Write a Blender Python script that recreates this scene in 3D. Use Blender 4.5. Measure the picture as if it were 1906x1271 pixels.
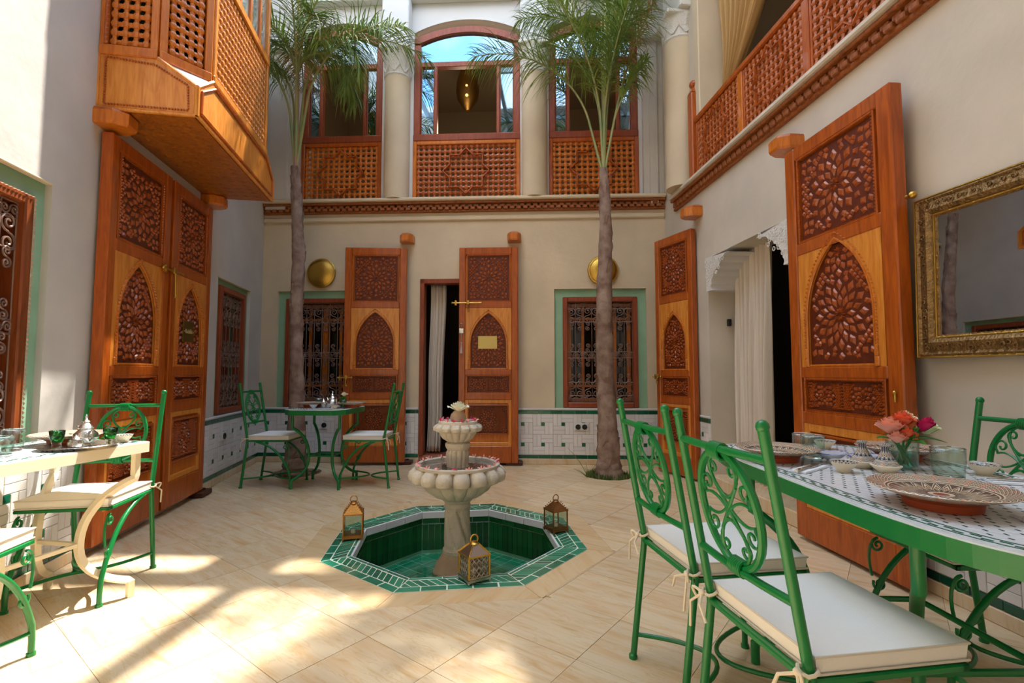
import bpy, math, random
from mathutils import Vector, Matrix
R=random.Random(7)
pi=math.pi; sin=math.sin; cos=math.cos
for o in list(bpy.data.objects): bpy.data.objects.remove(o)
SC=bpy.context.scene; COL=SC.collection
# ---------------------------------------------------------------- camera
cd=bpy.data.cameras.new('camera'); cam=bpy.data.objects.new('camera',cd); COL.objects.link(cam)
cd.sensor_width=36; cd.lens=17.377; cd.clip_start=.02; cd.clip_end=200
cam.location=(0,0,1.12); cam.rotation_euler=(math.radians(93.56),0,0); SC.camera=cam
# ---------------------------------------------------------------- world and sun
w=bpy.data.worlds.new('sky'); SC.world=w; w.use_nodes=True
nt=w.node_tree; nt.nodes.clear(); N=nt.nodes; Lk=nt.links.new
wo=N.new('ShaderNodeOutputWorld'); bg=N.new('ShaderNodeBackground'); bg.inputs[1].default_value=3.9
tc=N.new('ShaderNodeTexCoord'); no=N.new('ShaderNodeTexNoise'); no.inputs['Scale'].default_value=2.2; no.inputs['Detail'].default_value=6
cr=N.new('ShaderNodeValToRGB'); cr.color_ramp.elements[0].position=.44; cr.color_ramp.elements[1].position=.60
cr.color_ramp.elements[0].color=(.30,.56,.98,1); cr.color_ramp.elements[1].color=(1.2,1.17,1.12,1)
Lk(tc.outputs['Generated'],no.inputs['Vector']); Lk(no.outputs['Fac'],cr.inputs[0]); Lk(cr.outputs[0],bg.inputs[0]); Lk(bg.outputs[0],wo.inputs[0])
sd=bpy.data.lights.new('sun','SUN'); sd.energy=11.5; sd.angle=math.radians(.9); sd.color=(1,.95,.88)
sun=bpy.data.objects.new('sun',sd); COL.objects.link(sun)
SUN=Vector((.52,.85,1.90)).normalized(); sun.rotation_euler=SUN.to_track_quat('Z','Y').to_euler(); sun.location=(2,3,12)
SC.view_settings.view_transform='Standard'; SC.view_settings.look='None'; SC.view_settings.exposure=0.32; SC.view_settings.gamma=1
try: SC.view_settings.use_curve_mapping=False
except Exception: pass
# ---------------------------------------------------------------- helpers
def col(h,a=1):
    h=h.lstrip('#'); c=[int(h[i:i+2],16)/255 for i in (0,2,4)]
    return tuple((x/12.92 if x<.04045 else ((x+.055)/1.055)**2.4) for x in c)+(a,)
MATS={}
def mat(name,color='#808080',rough=.5,metal=0,bump=0,bs=30,vary=0,spec=.5,mott=0,ms=3,c2=None,emit=0,trans=0,ior=1.45,kind=None,coat=0,seed=0):
    """principled material with optional noise mottling, fine bump, per-object colour variation"""
    if name in MATS: return MATS[name]
    m=bpy.data.materials.new(name); m.use_nodes=True; t=m.node_tree; n=t.nodes; L=t.links.new
    b=n['Principled BSDF']; b.inputs['Roughness'].default_value=rough; b.inputs['Metallic'].default_value=metal
    b.inputs['Specular IOR Level'].default_value=spec; b.inputs['IOR'].default_value=ior
    b.inputs['Transmission Weight'].default_value=trans; b.inputs['Coat Weight'].default_value=coat
    c=col(color) if isinstance(color,str) else color
    b.inputs['Base Color'].default_value=c
    if emit: b.inputs['Emission Color'].default_value=c; b.inputs['Emission Strength'].default_value=emit
    tc=n.new('ShaderNodeTexCoord'); src=None
    def mix(fac,a,bb,mode='MIX'):
        x=n.new('ShaderNodeMix'); x.data_type='RGBA'; x.blend_type=mode
        if hasattr(fac,'links'): L(fac,x.inputs[0])
        else: x.inputs[0].default_value=fac
        for s,k in ((a,6),(bb,7)):
            if isinstance(s,tuple): x.inputs[k].default_value=s
            else: L(s,x.inputs[k])
        return x.outputs[2]
    cur=c
    if kind=='wood':
        mp=n.new('ShaderNodeMapping'); mp.inputs['Scale'].default_value=(9,9,1.1); L(tc.outputs['Object'],mp.inputs[0])
        q=n.new('ShaderNodeTexNoise'); q.inputs['Scale'].default_value=3.2; q.inputs['Detail'].default_value=7; q.inputs['Distortion'].default_value=1.4
        L(mp.outputs[0],q.inputs[0]); r=n.new('ShaderNodeValToRGB'); r.color_ramp.elements[0].position=.3; r.color_ramp.elements[1].position=.72
        r.color_ramp.elements[0].color=col(c2 or '#000000'); r.color_ramp.elements[1].color=c; L(q.outputs['Fac'],r.inputs[0]); cur=r.outputs[0]
    if kind=='stone':
        m0=n.new('ShaderNodeMapping'); m0.inputs['Rotation'].default_value=(0,0,.64); L(tc.outputs['Object'],m0.inputs[0])
        mp=n.new('ShaderNodeMapping'); mp.inputs['Scale'].default_value=(1.6,11,1); L(m0.outputs[0],mp.inputs[0]); oi=n.new('ShaderNodeObjectInfo')
        ad=n.new('ShaderNodeVectorMath'); L(mp.outputs[0],ad.inputs[0])
        cx=n.new('ShaderNodeCombineXYZ'); mm=n.new('ShaderNodeMath'); mm.operation='MULTIPLY'; mm.inputs[1].default_value=37; L(oi.outputs['Random'],mm.inputs[0]); L(mm.outputs[0],cx.inputs[2]); L(cx.outputs[0],ad.inputs[1])
        q=n.new('ShaderNodeTexNoise'); q.inputs['Scale'].default_value=2.6; q.inputs['Detail'].default_value=9; q.inputs['Distortion'].default_value=.7; L(ad.outputs[0],q.inputs[0])
        r=n.new('ShaderNodeValToRGB'); e=r.color_ramp.elements; e[0].position=.25; e[1].position=.75; e[0].color=col(c2); e[1].color=c
        x=e.new(.47); x.color=c; x=e.new(.495); x.color=col('#d3b78e'); x=e.new(.52); x.color=c
        L(q.outputs['Fac'],r.inputs[0]); cur=r.outputs[0]
    if kind=='stone':
        q2=n.new('ShaderNodeTexNoise'); q2.inputs['Scale'].default_value=1.4; q2.inputs['Detail'].default_value=3; L(ad.outputs[0],q2.inputs[0])
        r2=n.new('ShaderNodeValToRGB'); r2.color_ramp.elements[0].position=.45; r2.color_ramp.elements[1].position=.75; r2.color_ramp.elements[0].color=(0,0,0,1); r2.color_ramp.elements[1].color=(.55,.55,.55,1); L(q2.outputs['Fac'],r2.inputs[0])
        cur=mix(r2.outputs[0],cur,col('#cf9f68'))
    if mott:
        q=n.new('ShaderNodeTexNoise'); q.inputs['Scale'].default_value=ms; q.inputs['Detail'].default_value=6; L(tc.outputs['Object'],q.inputs[0])
        r=n.new('ShaderNodeValToRGB'); r.color_ramp.elements[0].position=.35; r.color_ramp.elements[1].position=.68; L(q.outputs['Fac'],r.inputs[0])
        d=col(c2) if c2 else tuple(x*(1-mott) for x in c[:3])+(1,)
        cur=mix(r.outputs[0],d,cur)
    if vary:
        oi=n.new('ShaderNodeObjectInfo'); h=n.new('ShaderNodeHueSaturation')
        m1=n.new('ShaderNodeMapRange'); m1.inputs[3].default_value=1-vary; m1.inputs[4].default_value=1+vary; L(oi.outputs['Random'],m1.inputs[0]); L(m1.outputs[0],h.inputs['Value'])
        if isinstance(cur,tuple): h.inputs['Color'].default_value=cur
        else: L(cur,h.inputs['Color'])
        cur=h.outputs[0]
    if not isinstance(cur,tuple): L(cur,b.inputs['Base Color'])
    if bump:
        q=n.new('ShaderNodeTexNoise'); q.inputs['Scale'].default_value=bs; q.inputs['Detail'].default_value=5; L(tc.outputs['Object'],q.inputs[0])
        bb=n.new('ShaderNodeBump'); bb.inputs['Strength'].default_value=bump; bb.inputs['Distance'].default_value=.01; L(q.outputs['Fac'],bb.inputs['Height']); L(bb.outputs[0],b.inputs['Normal'])
    m.diffuse_color=c; MATS[name]=m; return m
class MB:
    def __init__(s): s.v=[]; s.f=[]
    def add(s,vs,fs,M=None):
        k=len(s.v); s.v+= [tuple(M@Vector(p)) for p in vs] if M else [tuple(p) for p in vs]
        s.f+=[tuple(i+k for i in f) for f in fs]; return s
    def box(s,x0,x1,y0,y1,z0,z1,M=None):
        return s.add([(x0,y0,z0),(x1,y0,z0),(x1,y1,z0),(x0,y1,z0),(x0,y0,z1),(x1,y0,z1),(x1,y1,z1),(x0,y1,z1)],
            [(0,3,2,1),(4,5,6,7),(0,1,5,4),(1,2,6,5),(2,3,7,6),(3,0,4,7)],M)
    def cbox(s,x0,x1,y0,y1,z0,z1,c=.004,M=None):
        """box with chamfered edges"""
        if x0>x1: x0,x1=x1,x0
        if y0>y1: y0,y1=y1,y0
        if z0>z1: z0,z1=z1,z0
        c=min(c,(x1-x0)*.45,(y1-y0)*.45,(z1-z0)*.45); vs=[]; idx={}
        X=(x0,x1);Y=(y0,y1);Z=(z0,z1); sg=(1,-1)
        for i in (0,1):
            for j in (0,1):
                for k in (0,1):
                    for a in (0,1,2):
                        p=[X[i]+sg[i]*c,Y[j]+sg[j]*c,Z[k]+sg[k]*c]
                        p[a]=(X[i],Y[j],Z[k])[a]; idx[i,j,k,a]=len(vs); vs.append(p)
        fs=[]
        for i in (0,1):
            q=[idx[i,0,0,0],idx[i,1,0,0],idx[i,1,1,0],idx[i,0,1,0]]; fs.append(q if i else q[::-1])
            q=[idx[0,i,0,1],idx[0,i,1,1],idx[1,i,1,1],idx[1,i,0,1]]; fs.append(q if i else q[::-1])
            q=[idx[0,0,i,2],idx[1,0,i,2],idx[1,1,i,2],idx[0,1,i,2]]; fs.append(q if i else q[::-1])
        for i in (0,1):
            for j in (0,1):
                q=[idx[i,j,0,0],idx[i,j,0,1],idx[i,j,1,1],idx[i,j,1,0]]; fs.append(q if i!=j else q[::-1])
                q=[idx[i,0,j,0],idx[i,0,j,2],idx[i,1,j,2],idx[i,1,j,0]]; fs.append(q if i==j else q[::-1])
                q=[idx[0,i,j,1],idx[0,i,j,2],idx[1,i,j,2],idx[1,i,j,1]]; fs.append(q if i!=j else q[::-1])
                for k in (0,1):
                    q=[idx[i,j,k,0],idx[i,j,k,1],idx[i,j,k,2]]; fs.append(q if (i+j+k)%2 else q[::-1])
        return s.add(vs,[tuple(f) for f in fs],M)
    def tube(s,pts,r=.01,n=8,closed=False,M=None,ell=1,caps=True):
        P=[Vector(p) for p in pts]; m=len(P); rs=r if isinstance(r,(list,tuple)) else [r]*m
        T=[]
        for i in range(m):
            a=P[(i-1)%m] if (closed or i>0) else P[i]; b=P[(i+1)%m] if (closed or i<m-1) else P[i]
            t=(b-a); T.append(t.normalized() if t.length>1e-9 else Vector((0,0,1)))
        u=T[0].orthogonal().normalized(); vs=[]; U=[]
        for i in range(m):
            if i: u=(u-T[i]*u.dot(T[i])); u=u.normalized() if u.length>1e-6 else T[i].orthogonal().normalized()
            U.append(u.copy())
        tw=0
        if closed:
            e=U[-1]-T[0]*U[-1].dot(T[0]); e.normalize(); tw=math.atan2(e.cross(U[0]).dot(T[0]),e.dot(U[0]))
        for i in range(m):
            a0=tw*i/m; w=T[i].cross(U[i])
            for k in range(n):
                a=2*pi*k/n+a0; vs.append(P[i]+(U[i]*cos(a)+w*sin(a)*ell)*rs[i])
        fs=[]
        for i in range(m if closed else m-1):
            j=(i+1)%m
            for k in range(n): fs.append((i*n+k,i*n+(k+1)%n,j*n+(k+1)%n,j*n+k))
        if not closed and caps: fs+=[tuple(range(n-1,-1,-1)),tuple(range((m-1)*n,m*n))]
        return s.add(vs,fs,M)
    def lathe(s,prof,n=24,fn=None,M=None,cap=True):
        vs=[]
        for j,(r,z) in enumerate(prof):
            for k in range(n):
                a=2*pi*k/n; rr=fn(r,a,z,j) if fn else r; vs.append((rr*cos(a),rr*sin(a),z))
        m=len(prof); fs=[(j*n+k,j*n+(k+1)%n,(j+1)*n+(k+1)%n,(j+1)*n+k) for j in range(m-1) for k in range(n)]
        if cap: fs+=[tuple(range(n-1,-1,-1)),tuple(range((m-1)*n,m*n))]
        return s.add(vs,fs,M)
    def prism(s,poly,z0,z1,M=None,sh=None):
        """polygon in XY extruded in z"""
        n=len(poly); vs=[(x,y,z0) for x,y in poly]+[(x,y,z1) for x,y in (sh or poly)]
        a=sum(poly[i][0]*poly[(i+1)%n][1]-poly[(i+1)%n][0]*poly[i][1] for i in range(n))
        fs=[tuple(range(n-1,-1,-1)),tuple(range(n,2*n))]+[(i,(i+1)%n,n+(i+1)%n,n+i) for i in range(n)]
        if (a<0)!=(z1<z0): fs=[f[::-1] for f in fs]
        return s.add(vs,fs,M)
    def xz(s,poly,y0,y1,M=None):
        """polygon in XZ extruded along y"""
        Q=Matrix(((1,0,0,0),(0,0,-1,0),(0,1,0,0),(0,0,0,1)))
        return s.prism(poly,-y1,-y0,(M@Q) if M else Q)
    def sph(s,c,r,n=10,m=6,sc=(1,1,1)):
        vs=[(c[0],c[1],c[2]-r*sc[2])]
        for j in range(1,m):
            t=pi*j/m
            for k in range(n):
                a=2*pi*k/n; vs.append((c[0]+r*sc[0]*sin(t)*cos(a),c[1]+r*sc[1]*sin(t)*sin(a),c[2]-r*sc[2]*cos(t)))
        vs.append((c[0],c[1],c[2]+r*sc[2])); fs=[]
        for k in range(n): fs.append((0,1+(k+1)%n,1+k))
        for j in range(m-2):
            for k in range(n): fs.append((1+j*n+k,1+j*n+(k+1)%n,1+(j+1)*n+(k+1)%n,1+(j+1)*n+k))
        b=1+(m-2)*n; t=len(vs)-1
        for k in range(n): fs.append((b+k,b+(k+1)%n,t))
        return s.add(vs,fs)
    def mesh(s,name,m,smooth=False):
        me=bpy.data.meshes.new(name); me.from_pydata(s.v,[],s.f); me.materials.append(m)
        if smooth:
            me.polygons.foreach_set('use_smooth',[True]*len(me.polygons))
            if smooth!='all':
                try: me.set_sharp_from_angle(angle=math.radians(38))
                except Exception: pass
        me.update(); return me
    def build(s,name,m,parent=None,smooth=False,kind=None,loc=None,label=None):
        return link(name,s.mesh(name,m,smooth),parent,kind,loc,label=label)
def link(name,me,parent=None,kind=None,loc=None,rz=None,label=None):
    o=bpy.data.objects.new(name,me); COL.objects.link(o)
    if parent: o.parent=parent
    if loc is not None: o.location=loc
    if rz is not None: o.rotation_euler=(0,0,rz)
    if kind: o['kind']=kind
    if label: o['label']=label
    return o
def tag(o,label,cat,group=None):
    o['label']=label; o['category']=cat
    if group: o['group']=group
    return o
def thing(name,label,cat,loc=(0,0,0),rz=0,group=None):
    o=link(name,None,None,None,loc,rz); return tag(o,label,cat,group)
def struct(name,loc=(0,0,0),rz=0,me=None):
    return link(name,me,None,'structure',loc,rz)
KIDS={}
def kids(o):
    return [c for c in bpy.data.objects if c.parent==o]
def copy_tree(o,parent=None,ch=None):
    c=o.copy(); COL.objects.link(c); c.parent=parent
    for k in (ch if ch is not None else kids(o)): copy_tree(k,c)
    return c
def dup(o,loc,rz,label,group=None):
    c=copy_tree(o); c.location=loc; c.rotation_euler=(0,0,rz); c['label']=label
    if group: c['group']=group
    return c
class Wall:
    """wall frame: local x along the wall (seen from the court, left to right), local -y towards the court"""
    def __init__(s,o,ang): s.o=o; s.a=ang; s.X=Vector((cos(ang),sin(ang),0)); s.Y=Vector((-sin(ang),cos(ang),0))
    def at(s,x,out=0,z=0): p=Vector((s.o[0],s.o[1],0))+s.X*x-s.Y*out; return (p.x,p.y,z)
BK=Wall((-3.205,6.29),math.atan2(-.25,5.105)); LF=Wall((-3.205,6.29),math.atan2(.9845,-.1752)); RT=Wall((1.90,6.04),math.atan2(-.9974,.0725))
WB=5.11
# polygon clipping
def clip(poly,a,b,keep_left=True):
    """part of a convex polygon on one side of line a->b"""
    def sd(p): v=(b[0]-a[0])*(p[1]-a[1])-(b[1]-a[1])*(p[0]-a[0]); return v if keep_left else -v
    out=[]; n=len(poly)
    for i in range(n):
        p,q=poly[i],poly[(i+1)%n]; sp,sq=sd(p),sd(q)
        if sp>=0: out.append(p)
        if (sp>=0)!=(sq>=0):
            t=sp/(sp-sq); out.append((p[0]+(q[0]-p[0])*t,p[1]+(q[1]-p[1])*t))
    return out
def area(p): return abs(sum(p[i][0]*p[(i+1)%len(p)][1]-p[(i+1)%len(p)][0]*p[i][1] for i in range(len(p))))/2 if len(p)>2 else 0
def inter(poly,conv):
    for i in range(len(conv)):
        poly=clip(poly,conv[i],conv[(i+1)%len(conv)])
        if len(poly)<3: return []
    return poly
def minus(polys,conv):
    """subtract a ccw convex polygon from convex polygons"""
    out=[]
    for p in polys:
        rest=p
        for i in range(len(conv)):
            a,b=conv[i],conv[(i+1)%len(conv)]
            o=clip(rest,a,b,False)
            if area(o)>1e-5: out.append(o)
            rest=clip(rest,a,b)
            if len(rest)<3: break
    return out
def ngon(c,r,n,a0=0): return [(c[0]+r*cos(a0+2*pi*k/n),c[1]+r*sin(a0+2*pi*k/n)) for k in range(n)]
# ---------------------------------------------------------------- materials
PLA=mat('plaster_beige','#d6c4a5',.75,bump=.25,bs=14,mott=.13,ms=2.2)
PLL=mat('plaster_grey','#cbc4ba',.75,bump=.3,bs=12,mott=.12,ms=2.5)
PLR=mat('plaster_sand','#d3c8b6',.75,bump=.3,bs=12,mott=.16,ms=1.8)
PLW=mat('plaster_white','#d3d1cf',.7,bump=.15,bs=12,mott=.05,ms=2)
PLG=mat('plaster_green','#93ba98',.7,bump=.2,bs=14,mott=.15,ms=5)
STU=mat('carved_stucco','#dbd7cf',.7,bump=1,bs=70)
WD=mat('wood_red','#bb5c16',.33,kind='wood',c2='#8f3f0b',bump=.08,bs=60,coat=.25)
WDC=mat('wood_carved','#b1561b',.35,kind='wood',c2='#8a3d0f',bump=.25,bs=60,coat=.25)
WDG=mat('wood_recess_shade','#6a290a',.5,kind='wood',c2='#521e07')  # groove shade put into the colour so the carved petals stand out
WDO=mat('wood_orange','#d27a24',.33,kind='wood',c2='#b25a12',bump=.06,bs=60,coat=.25)
WDY=mat('wood_honey','#e0953f',.33,kind='wood',c2='#c2701f',bump=.06,bs=60,coat=.25)
WDW=mat('wood_window','#9c4a28',.4,kind='wood',c2='#7a3419',bump=.06,bs=60)
WDR=mat('wood_rafter','#a8622e',.6,kind='wood',c2='#7d4119',bump=.3,bs=30)
GRN=mat('green_paint','#077234',.28,bump=.05,bs=60,spec=.6)
CRM=mat('cream_paint','#e9dcc0',.35)
CUS=mat('cushion_fabric','#e6e2da',.85,bump=.15,bs=220)
TIW=mat('tile_white','#dedad6',.22,vary=.06,bump=.12,bs=18)
TIG=mat('tile_green','#0f5a41',.13,vary=.35,bump=.15,bs=20,coat=.3)
TIB=mat('tile_basin_skylit','#379b80',.12,vary=.25,bump=.2,bs=22,coat=.3)  # pool tile green lightened toward teal, sky tint put into the colour
TIP=mat('tile_pool','#2f7d5f',.12,vary=.35,bump=.2,bs=22,coat=.3)
TID=mat('tile_dark_green','#155226',.12,vary=.3,bump=.2,bs=22,coat=.3)
GRT=mat('grout','#b9b4a8',.9)
GRP=mat('pale_grout','#d4dccb',.8)
GRF=mat('floor_grout','#c6b08c',.9)
TRV=mat('travertine','#dbc6a4',.27,kind='stone',c2='#caa878',vary=.07,bump=.02,bs=20)
STN=mat('fountain_stone','#d0c6b4',.85,bump=.5,bs=90,mott=.18,ms=6)
STB=mat('fountain_foot','#c0a68a',.8,bump=.5,bs=60,mott=.2,ms=6)
def thin(name,tint,ior=1.45,k=1.0):
    m=bpy.data.materials.new(name); m.use_nodes=True; t=m.node_tree; n=t.nodes; n.clear(); L=t.links.new
    o=n.new('ShaderNodeOutputMaterial'); a=n.new('ShaderNodeBsdfTransparent'); a.inputs[0].default_value=col(tint); g=n.new('ShaderNodeBsdfGlossy'); g.inputs['Roughness'].default_value=.02
    f_=n.new('ShaderNodeLayerWeight'); f_.inputs[0].default_value=.5; f=n.new('ShaderNodeMath'); f.operation='POWER'; f.inputs[1].default_value=4.0; L(f_.outputs['Facing'],f.inputs[0]); f2=n.new('ShaderNodeMath'); f2.operation='MULTIPLY_ADD'; f2.inputs[1].default_value=.75; f2.inputs[2].default_value=.045; L(f.outputs[0],f2.inputs[0]); f=f2; x=n.new('ShaderNodeMixShader'); L(f.outputs[0],x.inputs[0]); L(a.outputs[0],x.inputs[1]); L(g.outputs[0],x.inputs[2]); L(x.outputs[0],o.inputs[0])
    MATS[name]=m; return m
WAT=thin('pool_water','#c4efe2',1.33); TGL=thin('thin_glass','#eef6f2')
BRS=mat('brass','#c9a24a',.28,metal=1,bump=.35,bs=90)
BRD=mat('aged_brass','#b48a4a',.4,metal=1,bump=.4,bs=70)
GLD=mat('gilt_frame','#977547',.42,metal=.85,bump=1,bs=70,mott=.35,ms=30)
IRN=mat('iron_scroll','#84695c',.4,metal=.4)
IRD=mat('dark_iron','#3a2a20',.5,metal=.6)
SIL=mat('silver','#d8d4cc',.18,metal=1,bump=.25,bs=120)
GLS=mat('clear_glass','#f4fffb',.02,trans=1,ior=1.45)
GGL=mat('green_glass','#1fae2a',.03,trans=1,ior=1.45)
MIR=mat('mirror_glass','#dfe0e0',.01,metal=1)
WDL=mat('wood_lattice','#b8622a',.38,kind='wood',c2='#96480f')
WGL=mat('window_glass','#93aabc',.02,metal=1)
DKG=mat('dark_glass','#15110e',.05,spec=.8)
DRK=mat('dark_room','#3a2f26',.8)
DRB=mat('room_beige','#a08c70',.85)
CUR=mat('white_curtain','#d6cbbd',.9,bump=.2,bs=150)
OCH=mat('ochre_curtain','#b48e58',.85,bump=.2,bs=150)
BRK=mat('palm_bark','#a08a7a',.9,bump=1,bs=26,mott=.45,ms=8,c2='#74594a')
LEA=mat('palm_leaf','#587d3c',.5,spec=.4,mott=.3,ms=3,c2='#8da653')
LEB=mat('palm_leaf_dry','#a88b52',.7)
PET=mat('palm_stem','#7f9460',.5,mott=.3,ms=4,c2='#a39a62')
SOI=mat('soil','#6d543f',.95,bump=1,bs=60,mott=.4,ms=20)
GRA=mat('moss','#5f6f32',.9)
TER=mat('terracotta','#a3441f',.45)
CER=mat('cream_ceramic','#e2d2b4',.3)
BLK=mat('black_plastic','#1b1a1a',.4)
WPL=mat('white_plastic','#dcd9d4',.4)
PKP=mat('petal_pink','#f0a6a0',.6)
PKM=mat('petal_magenta','#d8316f',.55)
WHP=mat('petal_white','#e9e7cf',.6)
COP=mat('petal_coral','#f4704a',.55)
SAP=mat('petal_salmon','#f4a891',.55)
MAG=mat('petal_deep_magenta','#c4125a',.5)
LGR=mat('leaf_green','#3f8a2c',.45)
TIE=mat('cotton_tie','#dccfb4',.9)
LIN=mat('linen_napkin','#dfe2e6',.85)
# ---------------------------------------------------------------- room shell
def panel_cells(mb,x0,x1,z0,z1,y0,y1,holes):
    xs=sorted({x0,x1,*[h[0] for h in holes],*[h[1] for h in holes]}); zs=sorted({z0,z1,*[h[2] for h in holes],*[h[3] for h in holes]})
    xs=[x for x in xs if x0<=x<=x1]; zs=[z for z in zs if z0<=z<=z1]
    for i in range(len(xs)-1):
        for j in range(len(zs)-1):
            cx=(xs[i]+xs[i+1])/2; cz=(zs[j]+zs[j+1])/2
            if any(h[0]<cx<h[1] and h[2]<cz<h[3] for h in holes): continue
            mb.box(xs[i],xs[i+1],y0,y1,zs[j],zs[j+1])
    return mb
def wall(name,W,x0,x1,z0,z1,holes,m,th=.3):
    mb=panel_cells(MB(),x0,x1,z0,z1,0,th,holes)
    return struct(name,(W.o[0],W.o[1],0),W.a,mb.mesh(name,m))
HB=[(.21,1.34,.68,2.165),(2.05,3.22,.0,2.295),(3.735,4.865,.68,2.165)]
wall_back=wall('wall_back',BK,-.4,WB+.4,-.4,3.2,HB,PLA,.32)
HL=[(-4.80,-3.645,.68,2.17),(-1.375,-.43,.68,2.09)]
wall_left=wall('wall_left',LF,-9.8,0,-.4,6.9,HL,PLL,.3)
HR=[(1.10,2.45,.0,2.27),(.93,5.6,3.2,5.7)]
wall_right=wall('wall_right',RT,0,9.4,-.4,7.1,HR,PLR,.34)
# wall behind the camera
p0=(-1.516,-3.2); p1=(2.572,-3.2)
wf=MB(); wf.box(-.5,4.6,0,.3,-.4,7.3); struct('wall_front',(2.572+.3,-3.2,0),pi,wf.mesh('wall_front',PLW))
# upper storey of the back wall, recessed, with three arched bays
def arch_z(x,xa,xb,zs,rise): t=(2*(x-xa)/(xb-xa)-1); return zs+rise*.9*(1-t*t)+rise*.1*math.sqrt(max(0,1-t*t))
BAYS=[(.44,1.505),(1.92,3.31),(3.68,4.815)]
mb=MB(); YU=.06
HU=[(a,b,3.2,5.95) for a,b in BAYS]
panel_cells(mb,-.4,WB+.4,3.2,7.0,YU,.36,HU)
for a,b in BAYS:
    n=24
    for i in range(n):
        xa=a+(b-a)*i/n; xb=a+(b-a)*(i+1)/n; za=arch_z(xa,a,b,5.58,.17); zb=arch_z(xb,a,b,5.58,.17)
        mb.xz([(xa,za),(xb,zb),(xb,5.95),(xa,5.95)],YU,.36)
mb.build('upper_wall',PLW,wall_back)
# raised pilaster strips and flat band over the bays
mb=MB()
for c in (.2,1.715,3.495,4.98): mb.cbox(c-.175,c+.175,-.13,YU,5.30,7.0,.012)
mb.cbox(-.05,WB,-.05,YU,5.98,6.10,.01)
mb.build('pilaster',PLW,wall_back)
mb=MB()
mb.box(0,.40,-.02,YU,3.2,5.3); mb.box(.04,.30,-.06,-.02,3.2,5.3); mb.box(4.86,WB,-.02,YU,3.2,5.3); mb.box(4.93,5.03,-.05,-.02,3.2,5.3)
mb.build('pilaster',PLL,wall_back)
# ledges: a timber corbel course under a plaster sill, with every rafter tail its own piece
def ledge(W,root,x0,x1,z0,depth=.085,pm=PLA):
    h=.115; mb=MB(); mb.cbox(x0,x1,-depth-.03,.01,z0+h,z0+h+.045,.012); mb.build('sill',pm,root)
    mb=MB(); mb.cbox(x0,x1,-depth,0,z0+h-.03,z0+h,.006); mb.cbox(x0,x1,-depth*.5,0,z0-.012,z0+.018,.006); mb.build('ledge_board',WDR,root)
    tl=.082; me=MB().cbox(-tl*.37,tl*.37,-depth*.86,0,-.019,.019,.006); m1=me.mesh('rafter_end',WDR)
    n=int((x1-x0)/tl); st=(x1-x0)/n
    for row,off in ((0,0),(1,.5)):
        for i in range(n):
            x=x0+st*(i+.5)+ (st*.5 if row else 0)
            if x>x1-.02: continue
            o=link('rafter_end',m1,root,None,(x,0 if row else .018,z0+h-.052-row*.036)); 
LB=ledge(BK,wall_back,0.0,WB,3.155)
LR=ledge(RT,wall_right,.36,8.6,3.005,.075,PLR)
mb=MB().cbox(0,WB,-.03,0,3.035,3.10,.02); mb.build('cornice_band',PLA,wall_back)
# ---------------------------------------------------------------- dado of glazed tiles
TC={}
def tile_at(root,x0,x1,z0,z1,m,y=-.009,name='tile',g=.0028):
    w_=round(x1-x0-g,4); h=round(z1-z0-g,4)
    if w_<.008 or h<.008: return
    k=(w_,h,m.name)
    if k not in TC: TC[k]=MB().cbox(-w_/2,w_/2,y,0,-h/2,h/2,.0022).mesh('tile',m)
    o=link(name,TC[k],root,None,((x0+x1)/2,R.uniform(-.0007,.0007),(z0+z1)/2)); return o
def dado(root,s0,s1,ph=0,flip=1):
    mb=MB().box(s0,s1,-.004,0,.07,.655).build('grout_bed',GRT,root)
    MB().cbox(s0,s1,-.018,0,0,.068,.004).build('skirting',TRV,root)
    MB().cbox(s0,s1,-.014,0,.655,.68,.006).build('plaster_lip',PLW,root)
    L,w_=.146,.1015; a=L+w_
    for (za,zb) in ((.07,.113),(.61,.653)):
        x=s0
        while x<s1-.01: tile_at(root,x,min(x+.148,s1),za,zb,TIG,-.011,'border_tile'); x+=.148
    i0=int(math.floor((s0-ph)/a)); i1=int(math.ceil((s1-ph)/a))
    for i in range(i0,i1):
        for j in (0,1):
            X=ph+i*a; Z=.1145+j*a; h=w_/2
            P=[(0,L,0,h),(0,L,h,w_),(L,L+h,0,L),(L+h,a,0,L),(w_,a,L,L+h),(w_,a,L+h,a),(0,h,w_,a),(h,w_,w_,a)]
            for q in P:
                xa=max(X+q[0],s0); xb=min(X+q[1],s1)
                if xb-xa>.012: tile_at(root,xa,xb,Z+q[2],Z+q[3],TIW)
            xa=max(X+w_,s0); xb=min(X+L,s1)
            if xb-xa>.012: tile_at(root,xa,xb,Z+w_,Z+L,TIG,-.0095,'accent_tile')
dado(wall_back,0,1.22); dado(wall_back,1.86,2.045,.02); dado(wall_back,3.24,WB,.0)
dado(wall_left,-1.72,0); dado(wall_left,-5.6,-3.32)
dado(wall_right,0,1.09,.05); dado(wall_right,2.47,5.3,.02)
MB().cbox(.70,1.12,-.0,.0,0,.0).v
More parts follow.
